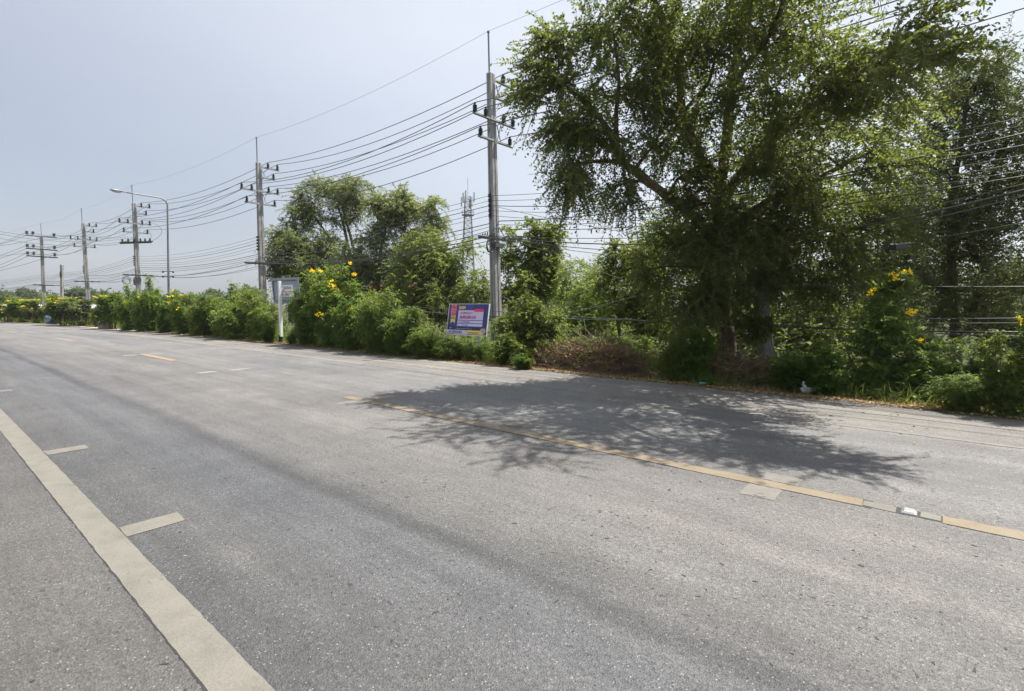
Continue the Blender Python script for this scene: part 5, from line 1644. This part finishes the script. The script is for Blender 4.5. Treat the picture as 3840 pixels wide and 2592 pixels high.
# the flowering spire shrub at the right
tree('flowering_shrub', 'large shrub with a tall spire and yellow bells right of the weathered pole',
     [([P(3260, 1500, 9.3), P(3280, 1350, 9.3), P(3310, 1200, 9.3), P(3370, 1060, 9.3)], 0.035, 0.01), ([P(3290, 1500, 9.3), P(3360, 1380, 9.2), P(3480, 1310, 9.0), P(3570, 1285, 8.9)], 0.03, 0.01), ([P(3240, 1500, 9.4), P(3200, 1380, 9.5), P(3170, 1300, 9.6)], 0.03, 0.01)],
     [(3380, 1055, 9.3, 0.16, 0.18, 0.16, 60), (3330, 1110, 9.3, 0.25, 0.25, 0.18, 70), (3290, 1090, 9.3, 0.12, 0.15, 0.10, 25), (3290, 1190, 9.3, 0.25, 0.3, 0.25, 80), (3360, 1190, 9.2, 0.25, 0.25, 0.12, 45), (3330, 1260, 9.2, 0.4, 0.35, 0.25, 120), (3240, 1300, 9.4, 0.35, 0.4, 0.35, 120),
      (3420, 1300, 9.1, 0.35, 0.35, 0.2, 100), (3530, 1290, 8.9, 0.28, 0.3, 0.12, 60), (3340, 1380, 9.1, 0.45, 0.4, 0.35, 150), (3470, 1390, 8.9, 0.4, 0.35, 0.25, 110), (3220, 1400, 9.4, 0.4, 0.4, 0.35, 130), (3420, 1460, 8.9, 0.45, 0.35, 0.22, 110), (3530, 1470, 8.8, 0.3, 0.3, 0.2, 60), (3300, 1460, 9.2, 0.4, 0.35, 0.22, 100)],
     M['leaf_shrub'], M['bark'], k=13, ll=0.075, lw=0.032, sl=0.24, droop=0.5, up=0.35, group='shrubs along the roadside', cat='shrub', twig_r=0.003, limb_r=0.015, crown='foliage', flat=0.75, tip=0.35, spread=1.0,
     blossoms=[(3363, 1040, 9.2, 0.11), (3400, 1020, 9.2, 0.07), (3264, 1090, 9.2, 0.09), (3410, 1164, 9.0, 0.11), (3447, 1275, 8.9, 0.06), (3578, 1484, 8.6, 0.09), (3548, 1428, 8.7, 0.05), (3268, 1365, 9.1, 0.04)])

# creeper on the weathered pole and by the trunk
tree('creeper', 'green creeper clinging round the weathered concrete pole', [([P(2895, 1440, 11.35), P(2905, 1330, 11.3), P(2880, 1250, 11.3)], 0.02, 0.01), ([P(2880, 1250, 11.3), P(2840, 1180, 11.3), P(2815, 1120, 11.4)], 0.012, 0.005)],
     [(2850, 1240, 11.3, 0.25, 0.15, 0.22, 90), (2800, 1180, 11.4, 0.2, 0.2, 0.25, 60), (2910, 1390, 11.1, 0.25, 0.2, 0.25, 70), (2960, 1440, 10.9, 0.3, 0.2, 0.15, 60)], M['leaf_big'], M['bark'], k=12, ll=0.08, lw=0.065, sl=0.3, droop=0.6, cat='creeper', limb_r=0.01, crown='foliage')

# ================================================================ verge weeds, dry grass, fallen leaves
def edge_n(t):
    return 10.2 + ragged(t)


def scatter(name, N, fn, mat, label=None):
    q, t = fn(N)
    ob = qobj(name, q, t, [mat])
    ob['kind'] = 'stuff'
    if label:
        ob['label'] = label
    return ob


def blades(N, t0, t1, n0, n1, h0, h1, w=0.006, clump=0.5):
    nc = max(8, N // 14)
    ct = t0 + (t1 - t0) * rng.random(nc)
    cn = n0 + (n1 - n0) * rng.random(nc) ** 1.3
    ok = (np.abs(ct - 6.9) > 2.1) | (cn < 10.45)
    ct, cn = ct[ok], cn[ok]
    nc = len(ct)
    k = rng.integers(0, nc, N)
    tt = ct[k] + rng.normal(size=N) * 0.10
    nn = cn[k] + rng.normal(size=N) * 0.06
    base = np.array([C(a_, max(b_, 10.16)) for a_, b_ in zip(tt, nn)])
    base[:, 2] = -0.05
    h = (h0 + (h1 - h0) * rng.random(N))[:, None] * (0.6 + 0.8 * rng.random(nc))[k][:, None]
    d = unit(UP + rng.normal(size=(N, 3)) * 0.45)
    wv = unit(np.cross(d, rdir(N))) * w
    mid = base + d * h * 0.55
    tip = base + d * h + rng.normal(size=(N, 3)) * h * 0.25 - UP * h * 0.12
    q1 = np.stack([base - wv, base + wv, mid + wv * 0.8, mid - wv * 0.8], axis=1)
    q2 = np.stack([mid - wv * 0.8, mid + wv * 0.8, tip + wv * 0.1, tip - wv * 0.1], axis=1)
    t = np.clip(rng.normal(0.5, 0.2, N), 0, 1)
    return np.concatenate([q1, q2]), np.concatenate([t, t])


scatter('dry_grass', 26000, lambda N: blades(N, -6, 50, 10.17, 11.2, 0.03, 0.16, 0.0045), M['dry_leaf'], 'dry straw coloured grass along the road edge')
scatter('green_grass', 16000, lambda N: blades(N, -6, 50, 10.5, 12.2, 0.10, 0.42, 0.006), M['leaf_fern'], 'green grass tufts behind the road edge')
scatter('far_grass', 16000, lambda N: blades(N, 50, 95, 10.6, 17, 0.3, 0.9, 0.02), M['leaf_lime'], 'tall pale grass under the far flowering trees')


def litter(N, t0, t1, n0, n1, s=0.03):
    tt = t0 + (t1 - t0) * rng.random(N)
    nn = np.array([edge_n(a_) for a_ in tt]) + n0 + (n1 - n0) * rng.random(N) ** 1.6
    P_ = np.array([C(a_, b_) for a_, b_ in zip(tt, nn)])
    P_[:, 2] = np.where(nn > [edge_n(a_) for a_ in tt], -0.03, 0.008) + 0.012 * rng.random(N)
    a_ = unit(rng.normal(size=(N, 3)) * np.array([1, 1, 0.25]))
    b_ = unit(np.cross(a_, UP + 0.4 * rng.normal(size=(N, 3))))
    ss = s * (0.5 + rng.random((N, 1)))
    return np.stack([P_ - a_ * ss, P_ + b_ * ss * 0.5, P_ + a_ * ss, P_ - b_ * ss * 0.5], axis=1), rng.random(N)


scatter('fallen_leaves', 24000, lambda N: litter(N, -6, 48, -0.22, 1.1), M['dry_leaf'], 'fallen brown leaves on the verge')
scatter('road_litter', 420, lambda N: litter(N, -4, 30, -3.0, -0.05, 0.022), M['dry_leaf'], 'stray dry leaves on the asphalt')


def weeds(N, t0, t1, n0, n1, hs):
    nc = N // 40
    ct = t0 + (t1 - t0) * rng.random(nc)
    cn = n0 + (n1 - n0) * rng.random(nc)
    ok = (np.abs(ct - 6.9) > 2.1) | (cn > 12)
    ct, cn = ct[ok], cn[ok]
    nc = len(ct)
    hc = hs[0] + (hs[1] - hs[0]) * rng.random(nc) ** 2
    k = rng.integers(0, nc, N)
    hh = hc[k] * rng.random(N)
    S = np.array([C(a_, b_) for a_, b_ in zip(ct[k] + rng.normal(size=N) * 0.13, cn[k] + rng.normal(size=N) * 0.10)])
    S[:, 2] = -0.04 + hh
    D = unit(rng.normal(size=(N, 3)) * 0.8 + UP * 0.5)
    return spray(S, D, 0.14 * (0.6 + 0.8 * rng.random(N)), 6, 0.075, 0.042, 0.5)


scatter('weeds', 5200, lambda N: weeds(N, -5, 46, 10.55, 11.9, (0.12, 0.55)), M['leaf_shrub'], 'broad leaved weeds along the verge')
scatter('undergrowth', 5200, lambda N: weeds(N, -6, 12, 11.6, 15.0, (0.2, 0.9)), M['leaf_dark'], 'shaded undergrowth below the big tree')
scatter('hedge_undergrowth', 6500, lambda N: weeds(N, 9, 48, 11.3, 14.5, (0.3, 1.1)), M['leaf_shrub'], 'tangled undergrowth inside the roadside hedge')


# ================================================================ heaps of dead brush
def brush(name, label, c0, ax, ay, hgt, N, mat, leafy=0):
    root = thing(name, label, 'brush pile', c0)
    b = MB()
    for i in range(N):
        u, v = rng.normal() * 0.42, rng.normal() * 0.42
        if u * u + v * v > 1:
            continue
        hh = hgt * max(0.05, 1 - (u * u + v * v)) * rng.random() ** 0.6
        p = np.array(c0) + np.array(ax) * u + np.array(ay) * v + UP * hh
        d = unit(np.array(ax) * rng.normal() * 0.8 + np.array(ay) * rng.normal() * 0.5 + UP * rng.normal() * 0.45)
        L = 0.35 + 1.1 * rng.random() ** 1.4
        bend = rng.normal(size=3) * 0.16 - UP * 0.05
        pts = bez(p - d * L / 2, p + bend, p + d * L / 2 - UP * 0.12, 5)
        for q in pts:
            q[2] = max(q[2], 0.0)
        r0 = 0.004 + 0.009 * rng.random() ** 3
        b.tube(pts, np.linspace(r0, r0 * 0.4, 5), 3, False)
    b.build('twigs', mat, root)
    n = N * 2
    S = np.array(c0) + np.array(ax) * (rng.normal(size=(n, 1)) * 0.4) + np.array(ay) * (rng.normal(size=(n, 1)) * 0.4) + UP * (hgt * 0.85 * rng.random((n, 1)) ** 0.8)
    D = rdir(n)
    q, t = spray(S, D, np.full(n, 0.16), 5, 0.05, 0.018, 0.3)
    q[:, :, 2] = np.maximum(q[:, :, 2], 0.0)
    qobj('dead_leaves', q, t * 0.5, [M['dry_leaf']], root)
    if leafy:
        S = np.array(c0) + np.array(ax) * (rng.normal(size=(leafy, 1)) * 0.45) + np.array(ay) * (rng.normal(size=(leafy, 1)) * 0.35 - 0.2) + UP * (hgt * (0.3 + 0.8 * rng.random((leafy, 1))))
        q, t = spray(S, unit(rdir(leafy) + UP * 0.5), np.full(leafy, 0.2), 8, 0.06, 0.04, 0.4)
        qobj('green_leaves', q, t, [M['leaf_lime']], root)
    return root


c0 = C(6.75, 11.15, 0.0)
brush('brush_pile', 'big heap of dry brown brushwood beside the road', c0, tv * 1.75, nv * 0.7, 0.72, 1400, M['dry_twig'], 130)
c1 = C(3.6, 11.5, 0.0)
brush('brush_pile', 'shaded scatter of fallen branches at the foot of the big tree', c1, tv * 1.9, nv * 0.7, 0.55, 620, M['dry_twig'], 60)
for i, (pts, lb) in enumerate([([(2020, 1420, 13.3), (2090, 1370, 13.3), (2200, 1315, 13.3)], 'long bent stem leaning on the left of the brush heap'),
                               ([(1950, 1395, 14.2), (1890, 1340, 14.2), (1830, 1290, 14.2)], 'fallen thin stem propped beside the right leg of the price board')]):
    b = MB()
    b.tube(bez(*[P(*q) for q in pts], 8), np.linspace(0.014, 0.006, 8), 5)
    tag(b.build('fallen_stem', M['pale_stick'], smooth=True, origin=P(*pts[0])), lb, 'stick')
b = MB()
b.tube([P(3752, 1552, 8.15), P(3722, 1515, 8.3), P(3690, 1480, 8.45), P(3662, 1455, 8.6)], [0.015, 0.014, 0.012, 0.009], 7)
tag(b.build('stick', M['pale_stick'], smooth=True, origin=P(3752, 1552, 8.15)), 'pale bent stick leaning in the ferny bush', 'stick')
b = MB()
b.tube([P(3638, 1540, 8.4), P(3700, 1533, 8.3), P(3840, 1490, 8.3), P(3920, 1462, 8.3)], [0.010, 0.011, 0.011, 0.011], 6)
tag(b.build('stick', M['dry_twig'], smooth=True, origin=P(3638, 1540, 8.4)), 'long dark stick lying crosswise under the pale one', 'stick')

# litter things
bagp = G(3022, 1475)
b = MB()
b.ell(bagp + UP * 0.06, (0.09, 0.06, 0.06), 16, 10)
vs = []
for v in b.v:
    d = np.array(v) - bagp
    vs.append(tuple(bagp + d * (1 + 0.35 * math.sin(d[0] * 70 + d[2] * 50) * math.cos(d[1] * 63 + d[2] * 31))))
b.v = vs
b.tube([bagp + np.array([-0.02, 0, 0.11]), bagp + np.array([-0.06, 0, 0.17]), bagp + np.array([-0.04, 0.0, 0.21])], [0.035, 0.015, 0.03], 7)
tag(b.build('plastic_bag', M['bag'], origin=bagp), 'crumpled pale plastic bag on the verge by the flowering spire shrub', 'bag')
gp = G(2635, 1446)
b = MB()
b.lathe(gp + np.array([-0.07, 0, 0.035]), [(0.03, 0), (0.036, 0.02), (0.036, 0.10), (0.02, 0.14), (0.013, 0.15), (0.013, 0.17)], axis=(1, 0.25, 0.05), sides=10)
tag(b.build('bottle', M['bottle_green'], smooth=True, origin=gp), 'small green bottle lying at the road edge below the big tree', 'bottle')
for (px, py), lb in (((1551, 1339), 'scrap of orange peel on the verge left of the price board'), ((1329, 1311), 'fallen orange scrap under the hedge left of the feathery shrub')):
    q = G(px, py)
    b = MB()
    b.ell(q + UP * 0.02, (0.07, 0.04, 0.02), 8, 5)
    b.ell(q + np.array([0.06, 0.02, 0.03]), (0.04, 0.03, 0.03), 8, 5)
    tag(b.build('orange_scrap', M['orange_scrap'], smooth=True, origin=q), lb, 'scrap')
q = G(1270, 1303)
b = MB()
for i in range(4):
    b.box(q + tv * (0.09 * i - 0.2) + UP * 0.05, (unit(tv + UP * 0.3 * (-1) ** i), nv, UP), (0.05, 0.015, 0.03 + 0.01 * (i % 2)))
tag(b.build('paper_scrap', M['paper'], origin=q), 'crumpled white paper strip on the verge below the tallest shrub', 'scrap')

# ================================================================ far left roadside things
q = G(386, 1232)
q = C(46.5, 11.4, 0)
q = W(386, 1232, 35.0)
q[2] = 0
gp_ = thing('gate_pillar', 'white gate pillar topped by a round white lamp', 'gate pillar', q)
b = MB()
b.box(q + UP * 0.42, (tv, nv, UP), (0.20, 0.20, 0.42))
b.box(q + UP * 0.87, (tv, nv, UP), (0.26, 0.26, 0.035))
b.build('column', M['white_paint'], gp_, bevel=0.01)
b = MB()
b.lathe(q + UP * 0.9, [(0.07, 0), (0.05, 0.05)], sides=10)
b.ell(q + UP * 1.04, (0.13, 0.13, 0.13), 14, 9)
b.build('globe_lamp', M['globe'], gp_, smooth=True)
q2 = W(396, 1232, 34.4)
q2[2] = 0
b = MB()
b.box(q2 + UP * 0.19, (tv, nv, UP), (0.55, 0.3, 0.19))
b.box(q2 + UP * 0.395, (tv, nv, UP), (0.58, 0.33, 0.02))
tag(b.build('brick_planter', M['brick'], origin=q2, bevel=0.01), 'low brick planter in front of the white gate pillar', 'planter')
q3 = W(183, 1215, 43.5)
q3[2] = 0
b = MB()
b.lathe(q3, [(0.18, 0), (0.20, 0.02), (0.20, 0.22), (0.21, 0.24), (0.20, 0.26), (0.20, 0.44), (0.21, 0.46), (0.20, 0.48), (0.20, 0.66), (0.18, 0.68), (0.16, 0.67)], sides=18)
tag(b.build('drum', M['blue_drum'], smooth=True, origin=q3), 'blue drum right of the farthest power pole', 'drum')
q4 = W(207, 1217, 43)
q4[2] = 0
bn = thing('bench', 'dark low bench under the far flowering trees', 'bench', q4)
b = MB()
b.box(q4 + UP * 0.42, (tv, nv, UP), (0.85, 0.22, 0.03))
b.build('seat', M['steel_black'], bn)
for s in (-1, 1):
    b = MB()
    b.box(q4 + tv * 0.7 * s + UP * 0.19, (tv, nv, UP), (0.05, 0.18, 0.2))
    b.build('leg', M['steel_black'], bn)

# long low shed with a white roof far left
shp = W(160, 1190, 72)
shp[2] = -0.1
sh = thing('shed', 'long low shed with a white roof behind the far flowering trees', 'shed', shp)
dx, dy = np.array([0.9, 0.43, 0]), np.array([-0.43, 0.9, 0])
b = MB()
b.box(shp + UP * 0.6, (dx, dy, UP), (9.0, 2.4, 0.65))
b.build('wall', M['pale_wall'], sh)
b = MB()
rf = [shp + dx * x + dy * y + UP * z for x in (-9.4, 9.4) for y, z in ((-2.9, 1.1), (0, 1.75), (2.9, 1.1), (2.9, 1.02), (0, 1.66), (-2.9, 1.02))]
b.add(rf, [(0, 1, 7, 6), (1, 2, 8, 7), (2, 3, 9, 8), (3, 4, 10, 9), (4, 5, 11, 10), (5, 0, 6, 11), (0, 5, 4, 1), (1, 4, 3, 2), (6, 7, 10, 11), (7, 8, 9, 10)])
b.build('roof', M['white_roof'], sh)
for i in range(5):
    b = MB()
    b.box(shp + dx * (-7 + 3.5 * i) - dy * 2.41 + UP * 0.55, (dx, dy, UP), (0.5, 0.03, 0.3))
    b.build('window', M['steel_black'], sh)

# the house with orange roof glimpsed through the trees
hp = W(1480, 1165, 46)
hp[2] = -0.1
ho = thing('house', 'house with a rusty orange roof glimpsed behind the feathery shrub', 'house', hp)
b = MB()
b.box(hp + UP * 1.0, ((1, 0, 0), (0, 1, 0), UP), (1.9, 2.2, 1.1))
b.build('wall', M['pale_wall'], ho)
b = MB()
rf = [hp + np.array([x, y, z]) for x in (-2.2, 2.2) for y, z in ((-2.6, 1.9), (0, 3.5), (2.6, 1.9), (2.6, 1.78), (0, 3.36), (-2.6, 1.78))]
b.add(rf, [(0, 1, 7, 6), (1, 2, 8, 7), (2, 3, 9, 8), (3, 4, 10, 9), (4, 5, 11, 10), (5, 0, 6, 11), (0, 5, 4, 1), (1, 4, 3, 2), (6, 7, 10, 11), (7, 8, 9, 10)])
b.build('roof', M['orange_roof'], ho)
b = MB()
b.box(hp + np.array([0.2, -2.22, 0.95]), ((1, 0, 0), (0, 1, 0), UP), (0.4, 0.03, 0.5))
b.build('window', M['steel_black'], ho)

# ================================================================ the lattice mast
mz = 150.0
mb_ = W(1757, 1160, mz)
mb_[2] = -0.2
mast = thing('lattice_mast', 'grey lattice phone mast with antennas rising behind the trees', 'mast', mb_)
top = W(1755, 735, mz)[2]
pl = W(1755, 805, mz)[2]


def leg_pt(k, z):
    u = z / top
    r_ = 2.2 - 1.45 * u
    return mb_ + np.array([r_ * (1 if k in (0, 1) else -1), r_ * (1 if k in (0, 3) else -1), z])


for k in range(4):
    b = MB()
    b.tube([leg_pt(k, z) for z in np.linspace(0, top, 8)], 0.11, 6)
    b.build('leg', M['tower_grey'], mast)
b = MB()
lv = np.linspace(0, top, 23)
for i in range(22):
    for k in range(4):
        b.bar(leg_pt(k, lv[i]), leg_pt((k + 1) % 4, lv[i + 1]), 0.07)
        b.bar(leg_pt((k + 1) % 4, lv[i]), leg_pt(k, lv[i + 1]), 0.07)
        b.bar(leg_pt(k, lv[i + 1]), leg_pt((k + 1) % 4, lv[i + 1]), 0.07)
b.build('lattice_bracing', M['tower_grey'], mast)
b = MB()
for zz in (pl, pl + 1.1):
    ring = [mb_ + np.array([1.75 * math.cos(a_), 1.75 * math.sin(a_), zz]) for a_ in np.linspace(0, 2 * math.pi, 17)]
    b.tube(ring, 0.06, 5, False)
for k in range(12):
    a_ = 2 * math.pi * k / 12
    b.bar(mb_ + np.array([1.75 * math.cos(a_), 1.75 * math.sin(a_), pl]), mb_ + np.array([1.75 * math.cos(a_), 1.75 * math.sin(a_), pl + 1.1]), 0.05)
b.lathe(mb_ + UP * (pl - 0.08), [(1.75, 0), (1.75, 0.08)], sides=16)
b.build('platform', M['tower_grey'], mast)
for k in range(6):
    a_ = 2 * math.pi * (k + 0.3) / 6
    c = mb_ + np.array([1.9 * math.cos(a_), 1.9 * math.sin(a_), W(1755, 735 + 22 * (k % 2), mz)[2]])
    b = MB()
    b.box(c, ((math.cos(a_), math.sin(a_), 0), (-math.sin(a_), math.cos(a_), 0), UP), (0.14, 0.24, 1.3))
    b.bar(c - UP * 1.5 - np.array([math.cos(a_), math.sin(a_), 0]) * 0.2, c + UP * 1.5 - np.array([math.cos(a_), math.sin(a_), 0]) * 0.2, 0.08)
    b.bar(c - np.array([math.cos(a_), math.sin(a_), 0]) * 1.2, c, 0.08)
    b.build('antenna', M['lamp_lens'], mast)
b = MB()
b.tube([mb_ + UP * top, mb_ + UP * W(1757, 665, mz)[2]], 0.05, 5)
b.build('lightning_rod', M['tower_grey'], mast)

# ================================================================ the palm
pb_ = W(2222, 1185, 34)
pb_[2] = -0.1
palm = thing('palm_tree', 'coconut palm showing its fronds in the gap beside the big tree', 'palm tree', pb_)
hd_ = W(2222, 1052, 34)
b = MB()
b.tube(bez(pb_, (pb_ + hd_) / 2 + np.array([0.25, 0, 0]), hd_, 9), np.linspace(0.2, 0.12, 9), 9)
b.build('trunk', M['bark'], palm, smooth=True)
Q, T = [], []
for i in range(17):
    a_ = 2 * math.pi * i / 17 * 2.4
    el = 0.15 + 1.15 * rng.random()
    d = np.array([math.cos(a_) * math.cos(el), math.sin(a_) * math.cos(el), math.sin(el)])
    Lf = 1.75 + 0.4 * rng.random()
    q, t = spray(np.array([hd_]), np.array([d]), np.array([Lf]), 70, 0.42, 0.045, 0.38 * (1.2 - 0.5 * el), spread=0.8, flat=0.3, tip=0.75)
    Q.append(q)
    T.append(t)
    q = twigs(np.array([hd_]), np.array([d]), np.array([Lf]), 0.02, 0.38 * (1.2 - 0.5 * el))
    Q.append(q)
    T.append(np.full(len(q), 0.8))
qobj('fronds', np.concatenate(Q), np.concatenate(T), [M['leaf_far']], palm)

# ================================================================ far trees along the horizon
far = [
    (-30, 1195, 1075, 200, 95, 'hazy spreading tree at the far left end of the horizon'), (75, 1195, 1068, 170, 100, 'broad hazy rain tree behind the farthest power pole'),
    (185, 1195, 1085, 130, 105, 'low hazy tree behind the short bare post'), (290, 1195, 1070, 130, 90, 'rounded dark tree between the bare post and the fourth pole'),
    (360, 1195, 1078, 130, 92, 'dark tree top behind the fourth power pole'), (455, 1195, 1092, 130, 95, 'far tree behind the densely flowered tree'),
    (545, 1195, 1075, 120, 85, 'far dark tree peeping over the hedge by the third pole'), (800, 1195, 1088, 140, 80, 'far tree peeping over the hedge right of the street lamp'),
    (930, 1195, 1066, 130, 75, 'far rounded tree behind the second pole'), (690, 1195, 1100, 120, 90, 'low far tree behind the yellow dotted shrub'),
    (2060, 1200, 1100, 260, 60, 'far tree behind the creeper smothered dome'), (2300, 1200, 1095, 260, 55, 'far tree behind the palm'), (1500, 1195, 1085, 200, 60, 'far tree behind the orange roofed house'),
    (1750, 1200, 1080, 220, 60, 'far bushy tree below the lattice mast'), (1250, 1200, 1060, 260, 55, 'far tree behind the tallest feathery tree'),
]
for px, by, ty, wpx, z, lb in far:
    c = W(px, by, z)
    topz = W(px, ty, z)[2]
    wm = wpx / F * z / 2
    pyc = lambda f_: ty + (by - ty) * f_
    cl = []
    for k in range(7):
        fx = -0.75 + 1.5 * k / 6
        yy = ty + (by - ty) * (0.28 + 0.30 * fx * fx + 0.12 * rng.random())
        cl.append((px + fx * wpx * 0.42, yy, z + rng.normal() * 1.0, wm * 0.36, wm * 0.4, (topz) * 0.20, 60))
    for k in range(4):
        cl.append((px + (-0.6 + 0.4 * k) * wpx * 0.5, ty + (by - ty) * 0.68, z - 1, wm * 0.38, wm * 0.4, topz * 0.22, 55))
    base = c.copy()
    base[2] = -0.15
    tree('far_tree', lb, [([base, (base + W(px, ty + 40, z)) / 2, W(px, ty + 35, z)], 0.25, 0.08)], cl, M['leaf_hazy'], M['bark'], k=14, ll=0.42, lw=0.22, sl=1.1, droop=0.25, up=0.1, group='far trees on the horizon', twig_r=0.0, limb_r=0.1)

finish_things()

hz = MB()
hz.box((0, 0, 30), ((1, 0, 0), (0, 1, 0), (0, 0, 1)), (640, 640, 31.5))
hzo = hz.build('haze', newmat('haze')[0])
hnt = hzo.data.materials[0].node_tree
hv = hnt.nodes.new('ShaderNodeVolumePrincipled')
hv.inputs['Color'].default_value = (0.86, 0.88, 0.92, 1)
hv.inputs['Density'].default_value = 0.00035
hv.inputs['Anisotropy'].default_value = 0.3
hnt.links.new(hv.outputs[0], [n for n in hnt.nodes if n.type == 'OUTPUT_MATERIAL'][0].inputs[1])
hzo['kind'] = 'stuff'
hzo['label'] = 'pale dusty haze over the fields'

# ================================================================ light, sky, camera
SAZ, SEL = 70.0, 66.0
w = bpy.data.worlds.new('World')
scene.world = w
w.use_nodes = True
nt = w.node_tree
bg = nt.nodes['Background']
sky = nt.nodes.new('ShaderNodeTexSky')
sky.sky_type = 'NISHITA'
sky.sun_disc = False
sky.sun_elevation = R(SEL)
sky.sun_rotation = R(SAZ)
sky.air_density = 1.0
sky.dust_density = 2.5
sky.ozone_density = 1.2
mxs = nt.nodes.new('ShaderNodeMix')
mxs.data_type = 'RGBA'
mxs.inputs[0].default_value = 0.72
mxs.inputs[7].default_value = (2.12, 2.25, 2.58, 1)
nt.links.new(sky.outputs[0], mxs.inputs[6])
# the bright haze round the sun
tcw = nt.nodes.new('ShaderNodeTexCoord')
mpw = nt.nodes.new('ShaderNodeMapping')
mpw.inputs['Scale'].default_value = (1.2, 1.2, 4.0)
nt.links.new(tcw.outputs['Generated'], mpw.inputs[0])
now_ = nt.nodes.new('ShaderNodeTexNoise')
now_.inputs['Scale'].default_value = 1.6
now_.inputs['Detail'].default_value = 5
nt.links.new(mpw.outputs[0], now_.inputs['Vector'])
veil = ramp(nt, now_.outputs[0], [(0.3, (0.965, 0.97, 0.98)), (0.7, (1.045, 1.04, 1.03))])
dt = nt.nodes.new('ShaderNodeVectorMath')
dt.operation = 'DOT_PRODUCT'
dt.inputs[1].default_value = (math.sin(R(SAZ)) * math.cos(R(SEL)), math.cos(R(SAZ)) * math.cos(R(SEL)), math.sin(R(SEL)))
nt.links.new(tcw.outputs['Generated'], dt.inputs[0])
mr = nt.nodes.new('ShaderNodeMapRange')
mr.interpolation_type = 'SMOOTHSTEP'
mr.inputs[1].default_value = -0.02
mr.inputs[2].default_value = 0.56
nt.links.new(dt.outputs['Value'], mr.inputs[0])
glow = nt.nodes.new('ShaderNodeMix')
glow.data_type = 'RGBA'
glow.blend_type = 'ADD'
glow.inputs[7].default_value = (1.45, 1.45, 1.35, 1)
nt.links.new(mr.outputs[0], glow.inputs[0])
nt.links.new(mxs.outputs[2], glow.inputs[6])
nt.links.new(mixc(nt, 1.0, glow.outputs[2], veil, 'MULTIPLY'), bg.inputs[0])
bg.inputs[1].default_value = 0.112

sun = bpy.data.lights.new('sun', 'SUN')
sun.energy = 5.0
sun.angle = R(0.53)
sun.color = (1.0, 0.95, 0.87)
so = bpy.data.objects.new('sun', sun)
COL.objects.link(so)
sd_ = Vector((math.sin(R(SAZ)) * math.cos(R(SEL)), math.cos(R(SAZ)) * math.cos(R(SEL)), math.sin(R(SEL))))
so.rotation_euler = sd_.to_track_quat('Z', 'Y').to_euler()
so.location = (20, 10, 40)

cam = bpy.data.cameras.new('camera')
cam.sensor_width = 36
cam.lens = 18
cam.clip_start = 0.05
cam.clip_end = 6000
co = bpy.data.objects.new('camera', cam)
COL.objects.link(co)
co.location = (0, 0, EYE)
co.rotation_euler = (R(90) - PITCH, 0, 0)
scene.camera = co

scene.view_settings.view_transform = 'Standard'
scene.view_settings.look = 'None'
scene.view_settings.exposure = 0.95
scene.view_settings.gamma = 1.0
scene.render.engine = 'CYCLES'
cy = scene.cycles
cy.use_denoising = True
cy.max_bounces = 6
cy.diffuse_bounces = 3
cy.glossy_bounces = 2
cy.transmission_bounces = 4
cy.transparent_max_bounces = 4
cy.caustics_reflective = False
cy.caustics_refractive = False
